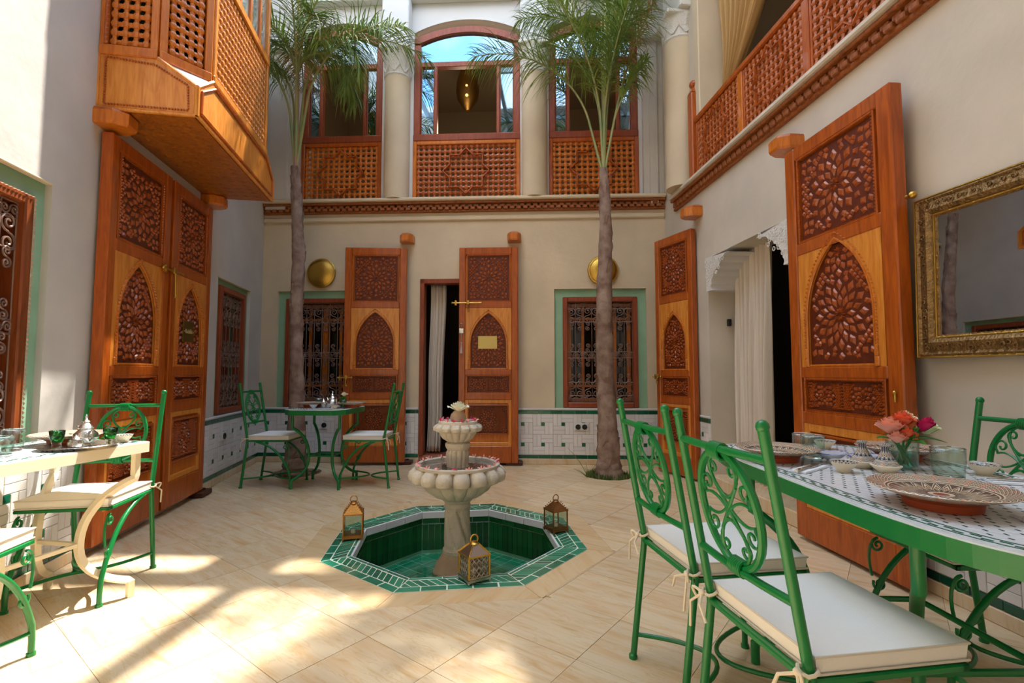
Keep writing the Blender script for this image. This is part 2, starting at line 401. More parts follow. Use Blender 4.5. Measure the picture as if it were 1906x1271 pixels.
# ---------------------------------------------------------------- floor, stone paving
PC=(-.372,3.436); PA=math.radians(29.8)
room=[(-1.516,-3.2),(2.572,-3.2),(1.90,6.04),(-3.205,6.29)]
octo=ngon(PC,.8816,8,PA); octb=ngon(PC,1.045,8,PA)
pit1=ngon((-2.41,5.60),.27,14); pit2=ngon((1.055,5.46),.255,14)
polys=minus(minus(minus([room],octo),pit1),pit2)
mb=MB()
for p in polys: mb.prism(p,-.05,-.006)
floor=struct('floor',(0,0,0),0,mb.mesh('floor',GRF))
ang=math.radians(52.4); ux=(cos(ang),sin(ang)); uy=(-sin(ang),cos(ang)); P0=(-.06,2.243); T=.392; g=.0011
def ft(px,py): return (P0[0]+ux[0]*px+uy[0]*py,P0[1]+ux[1]*px+uy[1]*py)
for i in range(-22,22):
    for j in range(-22,22):
        sq=[ft(i*T+g,j*T+g),ft((i+1)*T-g,j*T+g),ft((i+1)*T-g,(j+1)*T-g),ft(i*T+g,(j+1)*T-g)]
        cx=sum(p[0] for p in sq)/4; cy=sum(p[1] for p in sq)/4
        if cy<-1.2: continue
        q=inter(sq,room)
        if len(q)<3 or area(q)<.002: continue
        ps=[q]
        for c,rr in ((octb,1.4),(pit1,.6),(pit2,.6)):
            c0=(sum(p[0] for p in c)/len(c),sum(p[1] for p in c)/len(c))
            if math.hypot(cx-c0[0],cy-c0[1])<rr: ps=minus(ps,c)
        ps=[p for p in ps if area(p)>.0008]
        if not ps: continue
        mb=MB()
        for p in ps: mb.prism([(x-cx,y-cy) for x,y in p],-.006,0)
        mb.build('stone_tile',TRV,floor,loc=(cx,cy,R.uniform(-.0003,.0003)))
c8=cos(pi/8)
def sidepoly(n0,n1,g=.0012):
    t=math.tan(pi/8); return [(n0,-n0*t+g),(n1,-n1*t+g),(n1,n1*t-g),(n0,n0*t-g)]
m1=MB().prism(sidepoly(.8816*c8+.001,1.045*c8-.001),-.006,0).mesh('stone_border',mat('travertine_band','#d8bc92',.27,kind='stone',c2='#c9a878',vary=.05,bump=.02,bs=20))
for k in range(8):
    o=link('stone_border',m1,floor,None,(PC[0],PC[1],0),PA+pi/8+k*pi/4)
mb=MB().prism(pit1,-.12,-.025).prism(pit2,-.12,-.025); so=mb.build('planting_soil',SOI,floor)
mb=MB()
for i in range(420):
    a=R.uniform(0,2*pi); r=.25*math.sqrt(R.uniform(.2,1)); x=1.055+r*cos(a); y=5.46+r*sin(a); h=R.uniform(.02,.055); b=R.uniform(0,6.3)
    dx,dy=.012*cos(b),.012*sin(b)
    mb.add([(x-dx,y-dy,-.03),(x+dx,y+dy,-.03),(x+R.uniform(-.02,.02),y+R.uniform(-.02,.02),h)],[(0,1,2)])
o=mb.build('moss',GRA,None,kind='stuff'); tag(o,'green and brown moss and grass around the foot of the right palm','grass')
# dry leaf litter in both pits
mb=MB()
for c in ((-2.41,5.60),(1.055,5.46)):
    for i in range(160):
        a=R.uniform(0,2*pi); r=.26*math.sqrt(R.uniform(.1,1)); x=c[0]+r*cos(a); y=c[1]+r*sin(a); b=R.uniform(0,6.3); l=R.uniform(.01,.03)
        mb.add([(x-l*cos(b),y-l*sin(b),-.02),(x+.006*sin(b),y-.006*cos(b),-.012),(x+l*cos(b),y+l*sin(b),-.016)],[(0,1,2)])
mb.build('leaf_litter',LEB,floor,kind='stuff')
# step in front of the arch and threshold of the back door
MB().cbox(1.02,2.5,-.03,.6,.0,.115,.008).build('doorstep',TRV,wall_right)
MB().cbox(2.05,3.22,-.0,.32,.0,.09,.006).build('doorstep',mat('terracotta_step','#b06b4a',.4,mott=.2,ms=8),wall_back)
# ---------------------------------------------------------------- octagonal pool
pool=thing('sunken_pool','green tiled octagonal sunken pool holding the stone fountain','pool',(PC[0],PC[1],0),PA+pi/8)
def ring(mb,r0,r1,z0,z1):
    for k in range(8):
        a=k*pi/4-pi/8; b=a+pi/4
        mb.prism([(r0*cos(a),r0*sin(a)),(r1*cos(a),r1*sin(a)),(r1*cos(b),r1*sin(b)),(r0*cos(b),r0*sin(b))],z0,z1)
    return mb
mb=ring(MB(),.705,.8816,-.4,.0025); mb.prism(ngon((0,0),.72,8,pi/8),-.45,-.3255); mb.build('grout_bed',GRP,pool)
A0=.8816*c8
def ptile(nm,poly,z0,z1,m,th):
    sh=[]; cx=sum(p[0] for p in poly)/len(poly); cy=sum(p[1] for p in poly)/len(poly)
    sh=[(cx+(x-cx)*.93,cy+(y-cy)*.93) for x,y in poly]
    b=MB(); b.prism(poly,z0,z1-.0015); b.prism(poly,z1-.0015,z1,sh=sh); me=b.mesh(nm,m)
    for k in th: link(nm,me,pool,None,(0,0,R.uniform(-.0008,.0008)),k)
K8=[k*pi/4 for k in range(8)]; t8=math.tan(pi/8)
def trap(n0,n1): return [(n0,-n0*t8+.002),(n1,-n1*t8+.002),(n1,n1*t8-.002),(n0,n0*t8-.002)]
for i in range(5):
    H=A0*t8; a=-H+2*H*i/5; b=-H+2*H*(i+1)/5
    ptile('border_tile',inter([(A0-.052,a+.003),(A0-.001,a+.003),(A0-.001,b-.003),(A0-.052,b-.003)],trap(A0-.06,A0)),-.004,.004,TIP,K8)
for i in range(3):
    H=.67*t8; a=-H+2*H*i/3; b=-H+2*H*(i+1)/3
    ptile('border_tile',inter([(.652,a+.0015),(.67,a+.0015),(.67,b-.0015),(.652,b-.0015)],trap(.64,.68)),-.004,.004,TIP,K8)
n0,n1=.675,A0-.057; nm=(n0+n1)/2
for i in range(-10,13):
    t0=i*.0475-.03
    for (na,nb,sh,o_) in ((n0,n1,.062,0),):
        q=[(na,t0+o_+.004),(nb,t0+o_+sh+.004),(nb,t0+o_+sh+.0475),(na,t0+o_+.0475)]
        if sh<0: pass
        q=inter(q if area(q) else q,trap(n0,n1))
        if len(q)>2 and area(q)>.00025: ptile('herringbone_tile',q,-.004,.0035,TIP,K8)
# upright tiles on the basin wall: white lip, dark course, tall planks
def vtile(nm,n,ta,tb,za,zb,m,th=.01):
    me=MB().cbox(n,n+th,ta+.002,tb-.002,za+.002,zb-.002,.002).mesh(nm,m)
    for k in K8: link(nm,me,pool,None,None,k)
H=.642*t8
for i in range(3): vtile('lip_tile',.640,-H+2*H*i/3,-H+2*H*(i+1)/3,-.052,.003,mat('lip_white','#dddbe2',.25),.014)
for i in range(4): vtile('course_tile',.643,-H+2*H*i/4,-H+2*H*(i+1)/4,-.092,-.052,TID)
for i in range(11): vtile('wall_tile',.643,-H+2*H*i/11,-H+2*H*(i+1)/11,-.30,-.092,TID)
tr=ngon((0,0),.692,8,pi/8); mB=.118
cnt=0
for i in range(-7,7):
    for j in range(-7,7):
        for k in range(3):
            x0=i*mB; y0=j*mB; s=mB/3
            q=[(x0+k*s,y0),(x0+(k+1)*s,y0),(x0+(k+1)*s,y0+mB),(x0+k*s,y0+mB)] if (i+j)%2 else [(x0,y0+k*s),(x0+mB,y0+k*s),(x0+mB,y0+(k+1)*s),(x0,y0+(k+1)*s)]
            cx=sum(p[0] for p in q)/4; cy=sum(p[1] for p in q)/4
            q=[(cx+(x-cx)*.92,cy+(y-cy)*.92) for x,y in q]; q=inter(q,tr)
            if len(q)>2 and area(q)>.0006 and cnt<330:
                cnt+=1; MB().prism(q,-.335,-.324).build('basin_tile',TIB,pool,loc=(0,0,R.uniform(-.001,.001)))
mb=MB(); mb.add([(x,y,-.215) for x,y in ngon((0,0),.694,8,pi/8)],[tuple(range(8))]); mb.build('water',WAT,pool)
# ---------------------------------------------------------------- roof: eave, added light-blocking slab, glazing ribs
mb=MB(); ZR=7.3
def slab(p,z0,z1,m=mb): m.prism(p,z0,z1)
slab([(2.25,7.6),(3.2,7.6),(3.6,-3.5),(2.55,-3.5)],ZR,ZR+.15)
slab([(-3.2,.9),(-3.2,-3.5),(3.6,-3.5),(3.6,.9)],ZR+.2,ZR+.35)  # rear slab added out of view to cut skylight near the camera
struct('eave_and_shade_slab',(0,0,0),0,mb.mesh('eave_and_shade_slab',PLW))
mb=MB()
for (a,b,wd) in (((.66,6.9),(.20,1.2),.075),((-2.3,7.0),(-2.1,1.2),.03)):
    d=Vector((b[0]-a[0],b[1]-a[1],0)).normalized(); n=Vector((-d.y,d.x,0))*wd
    mb.prism([(a[0]-n.x,a[1]-n.y),(b[0]-n.x,b[1]-n.y),(b[0]+n.x,b[1]+n.y),(a[0]+n.x,a[1]+n.y)],ZR,ZR+.1)
mb.prism([(-3.8,6.02),(3.0,5.86),(3.0,6.08),(-3.8,6.26)],ZR+.02,ZR+.08)
struct('trim_1',(0,0,0),0,mb.mesh('trim_1',mat('steel_rib','#8a8f8c',.4,metal=.4)))
mb=MB()
for k in range(6): mb.box(-2.6+k*.95,-2.52+k*.95,-2.8,2.6,ZR,ZR+.1)
for yy in (2.6,.6,-1.4): mb.box(-2.6,2.4,yy,yy+.07,ZR,ZR+.1)
struct('trim_2',(0,0,0),0,mb.mesh('trim_2',MATS['steel_rib']))
# dark rooms behind the openings
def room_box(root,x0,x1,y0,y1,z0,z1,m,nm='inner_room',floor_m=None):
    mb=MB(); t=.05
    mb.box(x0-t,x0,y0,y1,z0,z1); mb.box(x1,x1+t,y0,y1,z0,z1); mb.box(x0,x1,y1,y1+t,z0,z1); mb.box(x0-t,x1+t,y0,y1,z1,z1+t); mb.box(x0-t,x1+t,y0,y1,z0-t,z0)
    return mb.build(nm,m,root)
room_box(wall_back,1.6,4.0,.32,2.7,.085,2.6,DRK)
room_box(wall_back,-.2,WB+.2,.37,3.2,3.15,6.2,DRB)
ld=bpy.data.lights.new('upper_room_lamp','POINT'); ld.energy=13; ld.color=(1,.8,.55); ld.shadow_soft_size=.15; lo=bpy.data.objects.new('upper_room_lamp',ld); COL.objects.link(lo); lo.location=(-.7,7.2,4.7)
for nm_,p_ in (('back_room_fill',BK.at(3.2,-1.6,2.2)),('archway_room_fill',RT.at(2.6,-1.6,2.3))):
    ld=bpy.data.lights.new(nm_,'POINT'); ld.energy=3; ld.color=(1,.8,.55); ld.shadow_soft_size=.12; lo=bpy.data.objects.new(nm_,ld); COL.objects.link(lo); lo.location=p_  # unseen fill lights added to lift the black rooms behind both openings
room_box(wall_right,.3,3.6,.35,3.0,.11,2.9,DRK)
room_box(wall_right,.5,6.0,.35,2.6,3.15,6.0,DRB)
# coved cornice lines in the upper rooms
mb=MB(); mb.cbox(-.2,WB+.2,3.0,3.2,5.0,5.08,.02); mb.cbox(-.2,WB+.2,2.95,3.2,5.35,5.42,.02); mb.build('cornice',DRB,wall_back)
MB().cbox(.5,6.0,2.3,2.6,4.9,5.0,.02).build('cornice',DRB,wall_right)
# ---------------------------------------------------------------- lattice, mouldings, carving
BALLM=MB().sph((0,0,0),1,8,4)
def lattice(mb,x0,x1,z0,z1,p,y=0,M=None):
    nx=max(1,round((x1-x0)/p)); nz=max(1,round((z1-z0)/p)); px=(x1-x0)/nx; pz=(z1-z0)/nz
    for i in range(nx+1):
        for j in range(nz+1):
            x=x0+px*i; z=z0+pz*j; r=.44*p
            mb.add([(x+a*r,y+b*r*.8,z+c*r) for a,b,c in BALLM.v],BALLM.f,M)
            if i<nx: mb.tube([(x,y,z),(x+px*.5,y,z),(x+px,y,z)],[p*.16,p*.27,p*.16],5,M=M,caps=False)
            if j<nz: mb.tube([(x,y,z),(x,y,z+pz*.5),(x,y,z+pz)],[p*.16,p*.27,p*.16],5,M=M,caps=False)
    return mb
def beads(mb,pts,r=.006,sp=.019,M=None,stretch=1):
    """row of little turned beads along a polyline"""
    for a,b in zip(pts[:-1],pts[1:]):
        a=Vector(a);b=Vector(b);L=(b-a).length; n=max(1,int(L/sp))
        for i in range(n):
            c=a+(b-a)*((i+.5)/n); d=(b-a).normalized()*sp*.52; e=d.cross(Vector((0,1,0))).normalized()*r; y=Vector((0,-r*1.3,0))
            sk=e*.55
            mb.add([c-d-sk*.6,c+e-sk,c+d+sk*.6,c-e+sk,c+y],[(0,1,4),(1,2,4),(2,3,4),(3,0,4)],M)
    return mb
def frame_rect(mb,x0,x1,z0,z1,w_,y0,y1,c=.005,M=None):
    mb.cbox(x0,x0+w_,y0,y1,z0,z1,c,M).cbox(x1-w_,x1,y0,y1,z0,z1,c,M).cbox(x0+w_,x1-w_,y0,y1,z0,z0+w_,c,M).cbox(x0+w_,x1-w_,y0,y1,z1-w_,z1,c,M); return mb
def strip_rect(mb,x0,x1,z0,z1,r=.006,sp=.019,y=0,M=None): return beads(mb,[(x0,y,z0),(x1,y,z0),(x1,y,z1),(x0,y,z1),(x0,y,z0)],r,sp,M)
def kite(mb,pts,y,h):
    cx=sum(p[0] for p in pts)/4; cz=sum(p[1] for p in pts)/4
    q=[(cx+(p[0]-cx)*.55,cz+(p[1]-cz)*.55) for p in pts]
    mb.add([(p[0],y,p[1]) for p in pts]+[(p[0],y-h,p[1]) for p in q],[(0,1,5,4),(1,2,6,5),(2,3,7,6),(3,0,4,7),(4,5,6,7)])
def carving(mb,cx,cz,Rr,inside,box,y,h=.008,n=10):
    P=lambda r,a,c=None: ((c or (cx,cz))[0]+r*sin(a),(c or (cx,cz))[1]+r*cos(a))
    def put(pts):
        if all(inside(*p) for p in pts): kite(mb,pts,y,h)
    def ros(c,Q,n):
        for k in range(n):
            a=2*pi*k/n; s=pi/n
            put([P(.05*Q,a,c),P(.13*Q,a+s*.6,c),P(.2*Q,a,c),P(.13*Q,a-s*.6,c)])
            put([P(.22*Q,a,c),P(.42*Q,a+s*.8,c),P(.56*Q,a,c),P(.42*Q,a-s*.8,c)])
            put([P(.46*Q,a+s,c),P(.62*Q,a+s*1.55,c),P(.80*Q,a+s,c),P(.62*Q,a+s*.45,c)])
            put([P(.66*Q,a,c),P(.84*Q,a+s*.5,c),P(1.0*Q,a,c),P(.84*Q,a-s*.5,c)])
            put([P(.88*Q,a+s*1.0,c),P(.98*Q,a+s*1.35,c),P(1.1*Q,a+s,c),P(.98*Q,a+s*.65,c)])
    ros((cx,cz),Rr,n)
    x0,x1,z0,z1=box; cs=[(cx,cz,Rr)]
    for c in ((cx,cz+Rr*1.75),(cx,cz-Rr*1.75),(x0,z0),(x1,z0),(x0,z1),(x1,z1)):
        if math.hypot(c[0]-cx,c[1]-cz)<Rr*1.2: continue
        Q=Rr*.72; ros(c,Q,8); cs.append((*c,Q))
    s=Rr*.2; i=0; z=z0+s*.6
    while z<z1:
        x=x0+s*.6+(s*.5 if i%2 else 0)
        while x<x1:
            if all(math.hypot(x-c[0],z-c[1])>c[2]*1.08 for c in cs): put([(x-s*.42,z),(x,z+s*.42),(x+s*.42,z),(x,z-s*.42)])
            x+=s
        z+=s*.55; i+=1
def star8(mb,cx,cz,r,y,t=.013,rz=None,stretch=1):
    """eight pointed star outline from slim mouldings"""
    pts=[]
    for k in range(16):
        a=pi/8*k; q=r if k%2==0 else r*.765
        pts.append((cx+q*sin(a)*stretch,y,cz+q*cos(a)))
    P=pts+[pts[0]]
    for a,b in zip(P[:-1],P[1:]):
        a=Vector(a);b=Vector(b);d=(b-a).normalized(); e=d.cross(Vector((0,1,0)))*t*.5; Y=Vector((0,t*.6,0)); a=a-d*t*.3; b=b+d*t*.3
        mb.add([a-e+Y,a+e+Y,a+e*.6-Y,a-e*.6-Y,b-e+Y,b+e+Y,b+e*.6-Y,b-e*.6-Y],[(0,1,2,3),(7,6,5,4),(0,4,5,1),(1,5,6,2),(2,6,7,3),(3,7,4,0)])
# ---------------------------------------------------------------- carved door leaves
def arch_w(z,a,zb,zs):
    if z<=zs: return a
    k=1.05*a; r=a+k; d=r*r-(z-zs)**2
    return max(0,math.sqrt(d)-k) if d>0 else 0
LEAF={}
def leaf_parts(W_,H=2.62,T=.07):
    key=(W_,H)
    if key in LEAF: return LEAF[key]
    s=W_/.75; m=.10*s; f=-T; out=[]; zs=H/2.62
    Z=[z*zs for z in (.20,.27,.755,.83,1.05,1.12,1.87,1.95,2.53)]
    out.append(('stile',MB().cbox(0,m*.82,f,0,0,H,.007).mesh('stile',WD),None)); out.append(('stile',MB().cbox(W_-m*.82,W_,f,0,0,H,.007).mesh('stile',WD),None))
    for a,b in ((0,Z[0]),(Z[2],Z[3]),(Z[4],Z[5]),(Z[6],Z[7]),(Z[8],H)):
        out.append(('rail',MB().cbox(m*.82,W_-m*.82,f+.002,0,a,b,.006).mesh('rail',WD),None))
    x0,x1=m,W_-m
    out.append(('backing_board',MB().box(m*.8,W_-m*.8,f+.028,-.004,Z[0],Z[8]).mesh('backing_board',WDO),None))
    def cpanel(z0,z1,nm='carved_panel',inset=.018,Rr=None,n=10,honey=False):
        if honey:
            mb=frame_rect(MB(),m*.82,W_-m*.82,Z[0],Z[2],.045*s,f+.008,-.005,.004); out.append(('panel_border',mb.mesh('panel_border',WDY),None))
        a,b=x0+inset,x1-inset; y=f+.022
        out.append(('panel_ground',MB().box(a,b,y,y+.02,z0+inset,z1-inset).mesh('panel_ground',WDG),None)); mb=MB()
        cx=(a+b)/2; cz=(z0+z1)/2; hw=(b-a)/2; hh=(z1-z0)/2-inset
        Rr=Rr or min(hw,hh)*.62
        if hh<hw*.6:
            for c in (cx-hw*.5,cx+hw*.5): carving(mb,c,cz,hh*.95,lambda x,z:a+.006<x<b-.006 and z0+inset+.005<z<z1-inset-.005 and (x-cx)*(c-cx)>=-.0001,(a,b,z0+inset,z1-inset),y,.009,8)
        else: carving(mb,cx,cz,Rr,lambda x,z:a+.006<x<b-.006 and z0+inset+.005<z<z1-inset-.005,(a,b,z0+inset,z1-inset),y,.010,n)
        out.append((nm,mb.mesh(nm,WDC),None))
        mb=frame_rect(MB(),a-.02,b+.02,z0+inset-.02,z1-inset+.02,.013,f+.004,f+.03,.003)
        strip_rect(mb,a-.005,b+.005,z0+inset-.005,z1-inset+.005,.0085,.019,f+.008); out.append(('rope_moulding',mb.mesh('rope_moulding',WD),None))
    cpanel(Z[7],Z[8],Rr=.185*s); cpanel(Z[3],Z[4]); cpanel(Z[1]+.05,Z[2]-.045,honey=True,inset=.035)
    # arched panel with a honey coloured spandrel
    zb,zt=Z[5],Z[6]; cx=W_/2; a=(x1-x0)/2-.045*s; zsp=zb+(zt-zb)*.40; y=f+.026
    out.append(('panel_ground',MB().box(x0,x1,y,y+.02,zb,zt).mesh('panel_ground',WDG),None)); mb=MB()
    carving(mb,cx,zb+(zt-zb)*.42,a*.80,lambda x,z: zb+.03<z and abs(x-cx)<arch_w(z,a,zb,zsp)-.012,(cx-a,cx+a,zb,zt),y,.010,12)
    out.append(('carved_panel',mb.mesh('carved_panel',WDC),None))
    k=1.05*a; h=math.sqrt((a+k)**2-k*k); n=14
    P=[(cx-a,zb)]+[(cx-arch_w(zsp+h*sin(pi/2*i/n),a,zb,zsp),zsp+h*sin(pi/2*i/n)) for i in range(n)]+[(cx,zsp+h)]
    P=P+[(2*cx-x,z) for x,z in P[::-1][1:]]
    mb=MB(); mb.box(x0-.015,cx-a,f+.006,f+.03,zb,zt); mb.box(cx+a,x1+.015,f+.006,f+.03,zb,zt)
    for p,q in zip(P[1:-2],P[2:-1]): mb.xz([p,q,(q[0],zt),(p[0],zt)],f+.006,f+.03)
    out.append(('arch_spandrel',mb.mesh('arch_spandrel',WDY),None))
    mb=MB(); Q=[(x,f+.006,z) for x,z in P]; mb.tube(Q,.0075,6)
    cc=(cx,zsp-.05)
    O=[(cc[0]+(x-cc[0])*1.07,f+.004,cc[1]+(z-cc[1])*(1.07 if z>zsp else 1)) for x,z in P]
    beads(mb,O,.011,.02)
    for sx in (-1,1):
        X=cx+sx*(a+.012); mb.cbox(X-.016,X+.016,f-.004,f+.02,zb,zb+.055,.006); mb.cbox(X-.01,X+.01,f-.004,f+.02,zb+.055,zb+.12,.005)
    mb.cbox(cx-a,cx+a,f+.006,f+.02,zb,zb+.016,.004)
    out.append(('arch_moulding',mb.mesh('arch_moulding',WDO),None))
    LEAF[key]=out; return out
def door_leaf(name,W_,H,loc,rz,label,T=.07,bolt=None,cat='door',group='carved cedar door leaves'):
    t=thing(name,label,cat,loc,rz,group)
    for nm,me,_ in leaf_parts(W_,H,T): link(nm,me,t)
    return t
def bolt(t,x,z,L=.22,f=-.07,drop=.10):
    mb=MB().tube([(x-L/2,f-.016,z),(x+L/2,f-.016,z)],.008,8); mb.sph((x-L/2,f-.016,z),.013,8,5).sph((x+L/2,f-.016,z),.011,8,5)
    mb.cbox(x-L*.42,x-L*.34,f-.024,f,z-.03,z+.03,.004).cbox(x+.00,x+.03,f-.028,f,z-.02,z+.03,.004)
    b=mb.build('door_bolt',BRS,t,True)
    m2=MB().tube([(x+.015,f-.026,z-.015),(x+.012,f-.03,z-drop*.6),(x+.02,f-.03,z-drop)],[.009,.006,.009],8).sph((x+.02,f-.03,z-drop),.012,8,5); m2.build('bolt_tongue',BRS,b,True)
def hinge_block(W,x,z,label,out=.0,sc=1):
    poly=[(-.085*sc,0),(-.085*sc,-.10*sc),(-.045*sc,-.165*sc),(.045*sc,-.165*sc),(.085*sc,-.10*sc),(.085*sc,0)]
    sh=lambda k: [(a*k,b*k) for a,b in poly]
    t=thing('hinge_block',label,'bracket',W.at(x,out,z),W.a,'wooden hinge blocks above the doors')
    MB().prism(sh(.95),0,.018,sh=poly).prism(poly,.018,.085).build('block',WDO,t)
    MB().prism(poly,.085,.105,sh=sh(.9)).prism(sh(.9),.105,.14,sh=[(a*.15,b*.3) for a,b in poly]).build('cap',WD,t)
def pivot_block(W,x,label):
    t=thing('pivot_block',label,'bracket',W.at(x,0,0.004),W.a,'dark pivot blocks under the doors')
    MB().cbox(-.14,.06,-.13,-.02,0,.045,.006).build('block',mat('dark_wood','#4a2412',.5),t); MB().tube([(.0,-.075,.045),(.0,-.075,.058)],.02,10).build('pin',IRD,t)
# back wall, two leaves
d=door_leaf('door_leaf',.75,2.62,BK.at(1.905-.744,.165,.035),BK.a-math.radians(-5),'open carved door leaf partly covering the back window behind the small green table')
d.rotation_euler[2]=BK.a+math.radians(6); bolt(d,.03,1.02,.16)
d=door_leaf('door_leaf',.725,2.62,BK.at(2.565,.08,.035),BK.a,'carved door leaf with blank brass plaque beside the half open back doorway')
bolt(d,.10,1.93,.36); MB().cbox(.235,.47,-.056,-.05,1.37,1.525,.004).build('plaque',mat('plaque_brass','#c4ad66',.35,metal=.7),d)
# padlock and tassel hanging on that leaf
t=thing('padlock','small silver padlock with mauve tassel hanging on the carved back door leaf','padlock',BK.at(2.565+.035,.156,1.62),BK.a)
MB().cbox(-.03,.03,-.02,0,-.03,.03,.006).build('body',SIL,t)
MB().tube([(-.02,-.01,.03),(-.02,-.01,.075),(-.01,-.01,.095),(.01,-.01,.095),(.02,-.01,.075),(.02,-.01,.03)],.005,6).build('shackle',SIL,t,True)
MB().tube([(0,-.012,-.03),(0,-.012,-.12)],.003,5).lathe([(.006,-.13),(.011,-.14),(.007,-.155),(.016,-.25),(.018,-.27)],10,M=Matrix.Translation((0,-.012,0))).build('tassel',mat('tassel_mauve','#b9a3a0',.7),t)
# left wall, closed pair
dl=[]
for k,(x,lab) in enumerate(((-3.285,'carved leaf of the closed double door nearer the cream table'),(-2.475,'carved leaf with an engraved brass plaque of the closed double door by the left window'))):
    d=door_leaf('door_leaf',.765 if k==0 else .715,2.60,LF.at(x,.015,.055),LF.a,lab); dl.append(d)
bolt(dl[1],-.02,1.86,.3,drop=.2)
pq=MB().cbox(.25,.445,-.058,-.050,1.32,1.50,.004).build('plaque',mat('dark_brass','#6d5a25',.35,metal=.6),dl[1])
fc=bpy.data.curves.new('lettering','FONT'); fc.body='Nadallah'; fc.size=.050; fc.extrude=.001; fc.align_x='CENTER'; fc.materials.append(mat('engraved_gold','#d8c48a',.4,metal=.4))
ft_=bpy.data.objects.new('tmp',fc); COL.objects.link(ft_); bpy.context.view_layer.update(); me_=bpy.data.meshes.new_from_object(ft_.evaluated_get(bpy.context.evaluated_depsgraph_get())); bpy.data.objects.remove(ft_); me_.materials.clear(); me_.materials.append(MATS['engraved_gold']); fo=bpy.data.objects.new('lettering',me_); COL.objects.link(fo); fo.parent=pq; fo.location=(.3475,-.0595,1.395); fo.rotation_euler=(pi/2,0,0); fo.scale=(.78,1,1)
MB().sph((.262,-.06,1.41),.003,6,4).sph((.433,-.06,1.41),.003,6,4).build('rivet',MATS['engraved_gold'],pq)
# right wall: near big leaf, far leaf
d=door_leaf('door_leaf',.90,2.64,RT.at(2.60,.075,.025),RT.a,'largest carved door leaf beside the gilt mirror behind the rose vase',T=.075)
d.rotation_euler[2]=RT.a-math.radians(0); MB().tube([(.86,-.09,.94),(.86,-.09,.985)],.006,6).sph((.86,-.09,.99),.01,8,5).build('door_bolt',BRS,d)
MB().tube([(.93,-.035,2.0),(.96,-.035,2.0)],.012,8).sph((.965,-.035,2.0),.02,8,6).build('door_knob',BRS,d,True)
a=math.atan2(5.72-5.17,1.725-1.945)
d=door_leaf('door_leaf',.60,2.62,(1.725,5.72,.02),a+pi,'narrow looking carved door leaf standing ajar in the back corner by the curtain')
bolt(d,.03,1.05,.12,drop=.07)
for W,x,z,l in ((BK,1.89,2.74,'hexagonal wooden hinge block over the leaf behind the small table'),(BK,3.24,2.74,'hexagonal wooden hinge block over the leaf with the blank plaque'),
    (LF,-3.26,2.68,'hexagonal wooden hinge block under the near end of the wooden bay'),(LF,-1.74,2.68,'hexagonal wooden hinge block under the far end of the wooden bay'),
    (RT,.93,2.74,'hexagonal wooden hinge block over the ajar corner leaf'),(RT,2.52,2.72,'hexagonal wooden hinge block over the largest carved leaf')): hinge_block(W,x,z,l,0,1.1 if W is not BK else 1)
for W,x,l in ((BK,1.93,'dark pivot block on the floor under the leaf behind the small table'),(BK,3.28,'dark pivot block on the floor under the leaf with the blank plaque'),(LF,-1.73,'dark pivot block under the closed double door by the left window')): pivot_block(W,x,l)
# back door frame and curtain
dr=struct('door_1',BK.at(2.05,0,.09),BK.a,MB().cbox(0,.055,-.02,.12,0,2.2,.006).mesh('door_1',WDW))
MB().cbox(0,1.17,-.02,.12,2.145,2.205,.006).build('door_head',WDW,dr); MB().cbox(1.115,1.17,-.02,.12,0,2.145,.006).build('door_jamb',WDW,dr)
def cloth(fn,nu,nv,m,name,parent=None,th=.006):
    mb=MB(); vs=[fn(i/nu,j/nv) for j in range(nv+1) for i in range(nu+1)]
    fs=[(j*(nu+1)+i,j*(nu+1)+i+1,(j+1)*(nu+1)+i+1,(j+1)*(nu+1)+i) for j in range(nv) for i in range(nu)]
    mb.add(vs,fs); o=mb.build(name,m,parent,'all'); md=o.modifiers.new('s','SOLIDIFY'); md.thickness=th; return o
def hang(x0,x1,z0,z1,amp,nf,x0b=None,x1b=None,seed=0):
    x0b=x0 if x0b is None else x0b; x1b=x1 if x1b is None else x1b
    def f(u,v):
        t=v; a=x0+(x0b-x0)*(1-t)**1.3; b=x1+(x1b-x1)*(1-t)**1.3
        return (a+(b-a)*u+.006*sin(9*v+seed),amp*(.45+.55*(1-t*.6))*(sin(2*pi*nf*u+.5*sin(3*v+seed))+.35*sin(2*pi*nf*2.3*u+2*v+seed)),z0+(z1-z0)*t)
    return f
o=cloth(hang(0,.20,.02,2.15,.03,4,-.03,.14),60,30,CUR,'curtain'); o.location=BK.at(2.15,-.16,.1); o.rotation_euler=(0,0,BK.a); tag(o,'white curtain drawn aside in the half open back doorway','curtain')
o=cloth(hang(0,.62,.0,2.35,.05,7,.0,.50,1),90,30,mat('cream_curtain','#d9cdbc',.9,bump=.2,bs=150),'curtain'); o.location=RT.at(1.14,-.26,.0+.115); o.rotation_euler=(0,0,RT.a); tag(o,'long cream curtain hanging inside the lobed archway on the right wall','curtain')
def drape(u,v):
    t=v; wd=.10+1.25*t**.9; x=.02+wd*u+ .04*sin(5*t); 
    return (x,.085*(.3+.7*t)*(sin(2*pi*8*u+1.5*t)+.35*sin(2*pi*17*u+t)),1.3*t-.0)
o=cloth(drape,120,30,OCH,'curtain'); o.location=RT.at(1.08,-.22,3.95); o.rotation_euler=(0,0,RT.a); tag(o,'ochre drape gathered behind the upper right balustrade beside the column','curtain')
# dim things seen in the rooms
f=MB(); frame_rect(f,0,.42,0,.78,.02,-.02,0); o=f.build('picture_frame',mat('frame_grey','#5a544a',.5)); o.location=BK.at(2.95,-2.6,1.0); o.rotation_euler=(0,0,BK.a); tag(o,'thin grey picture frame on the dark wall inside the back doorway','picture')
MB().box(.02,.40,-.008,0,.02,.76).build('picture',mat('picture_dark','#26211c',.6),o)
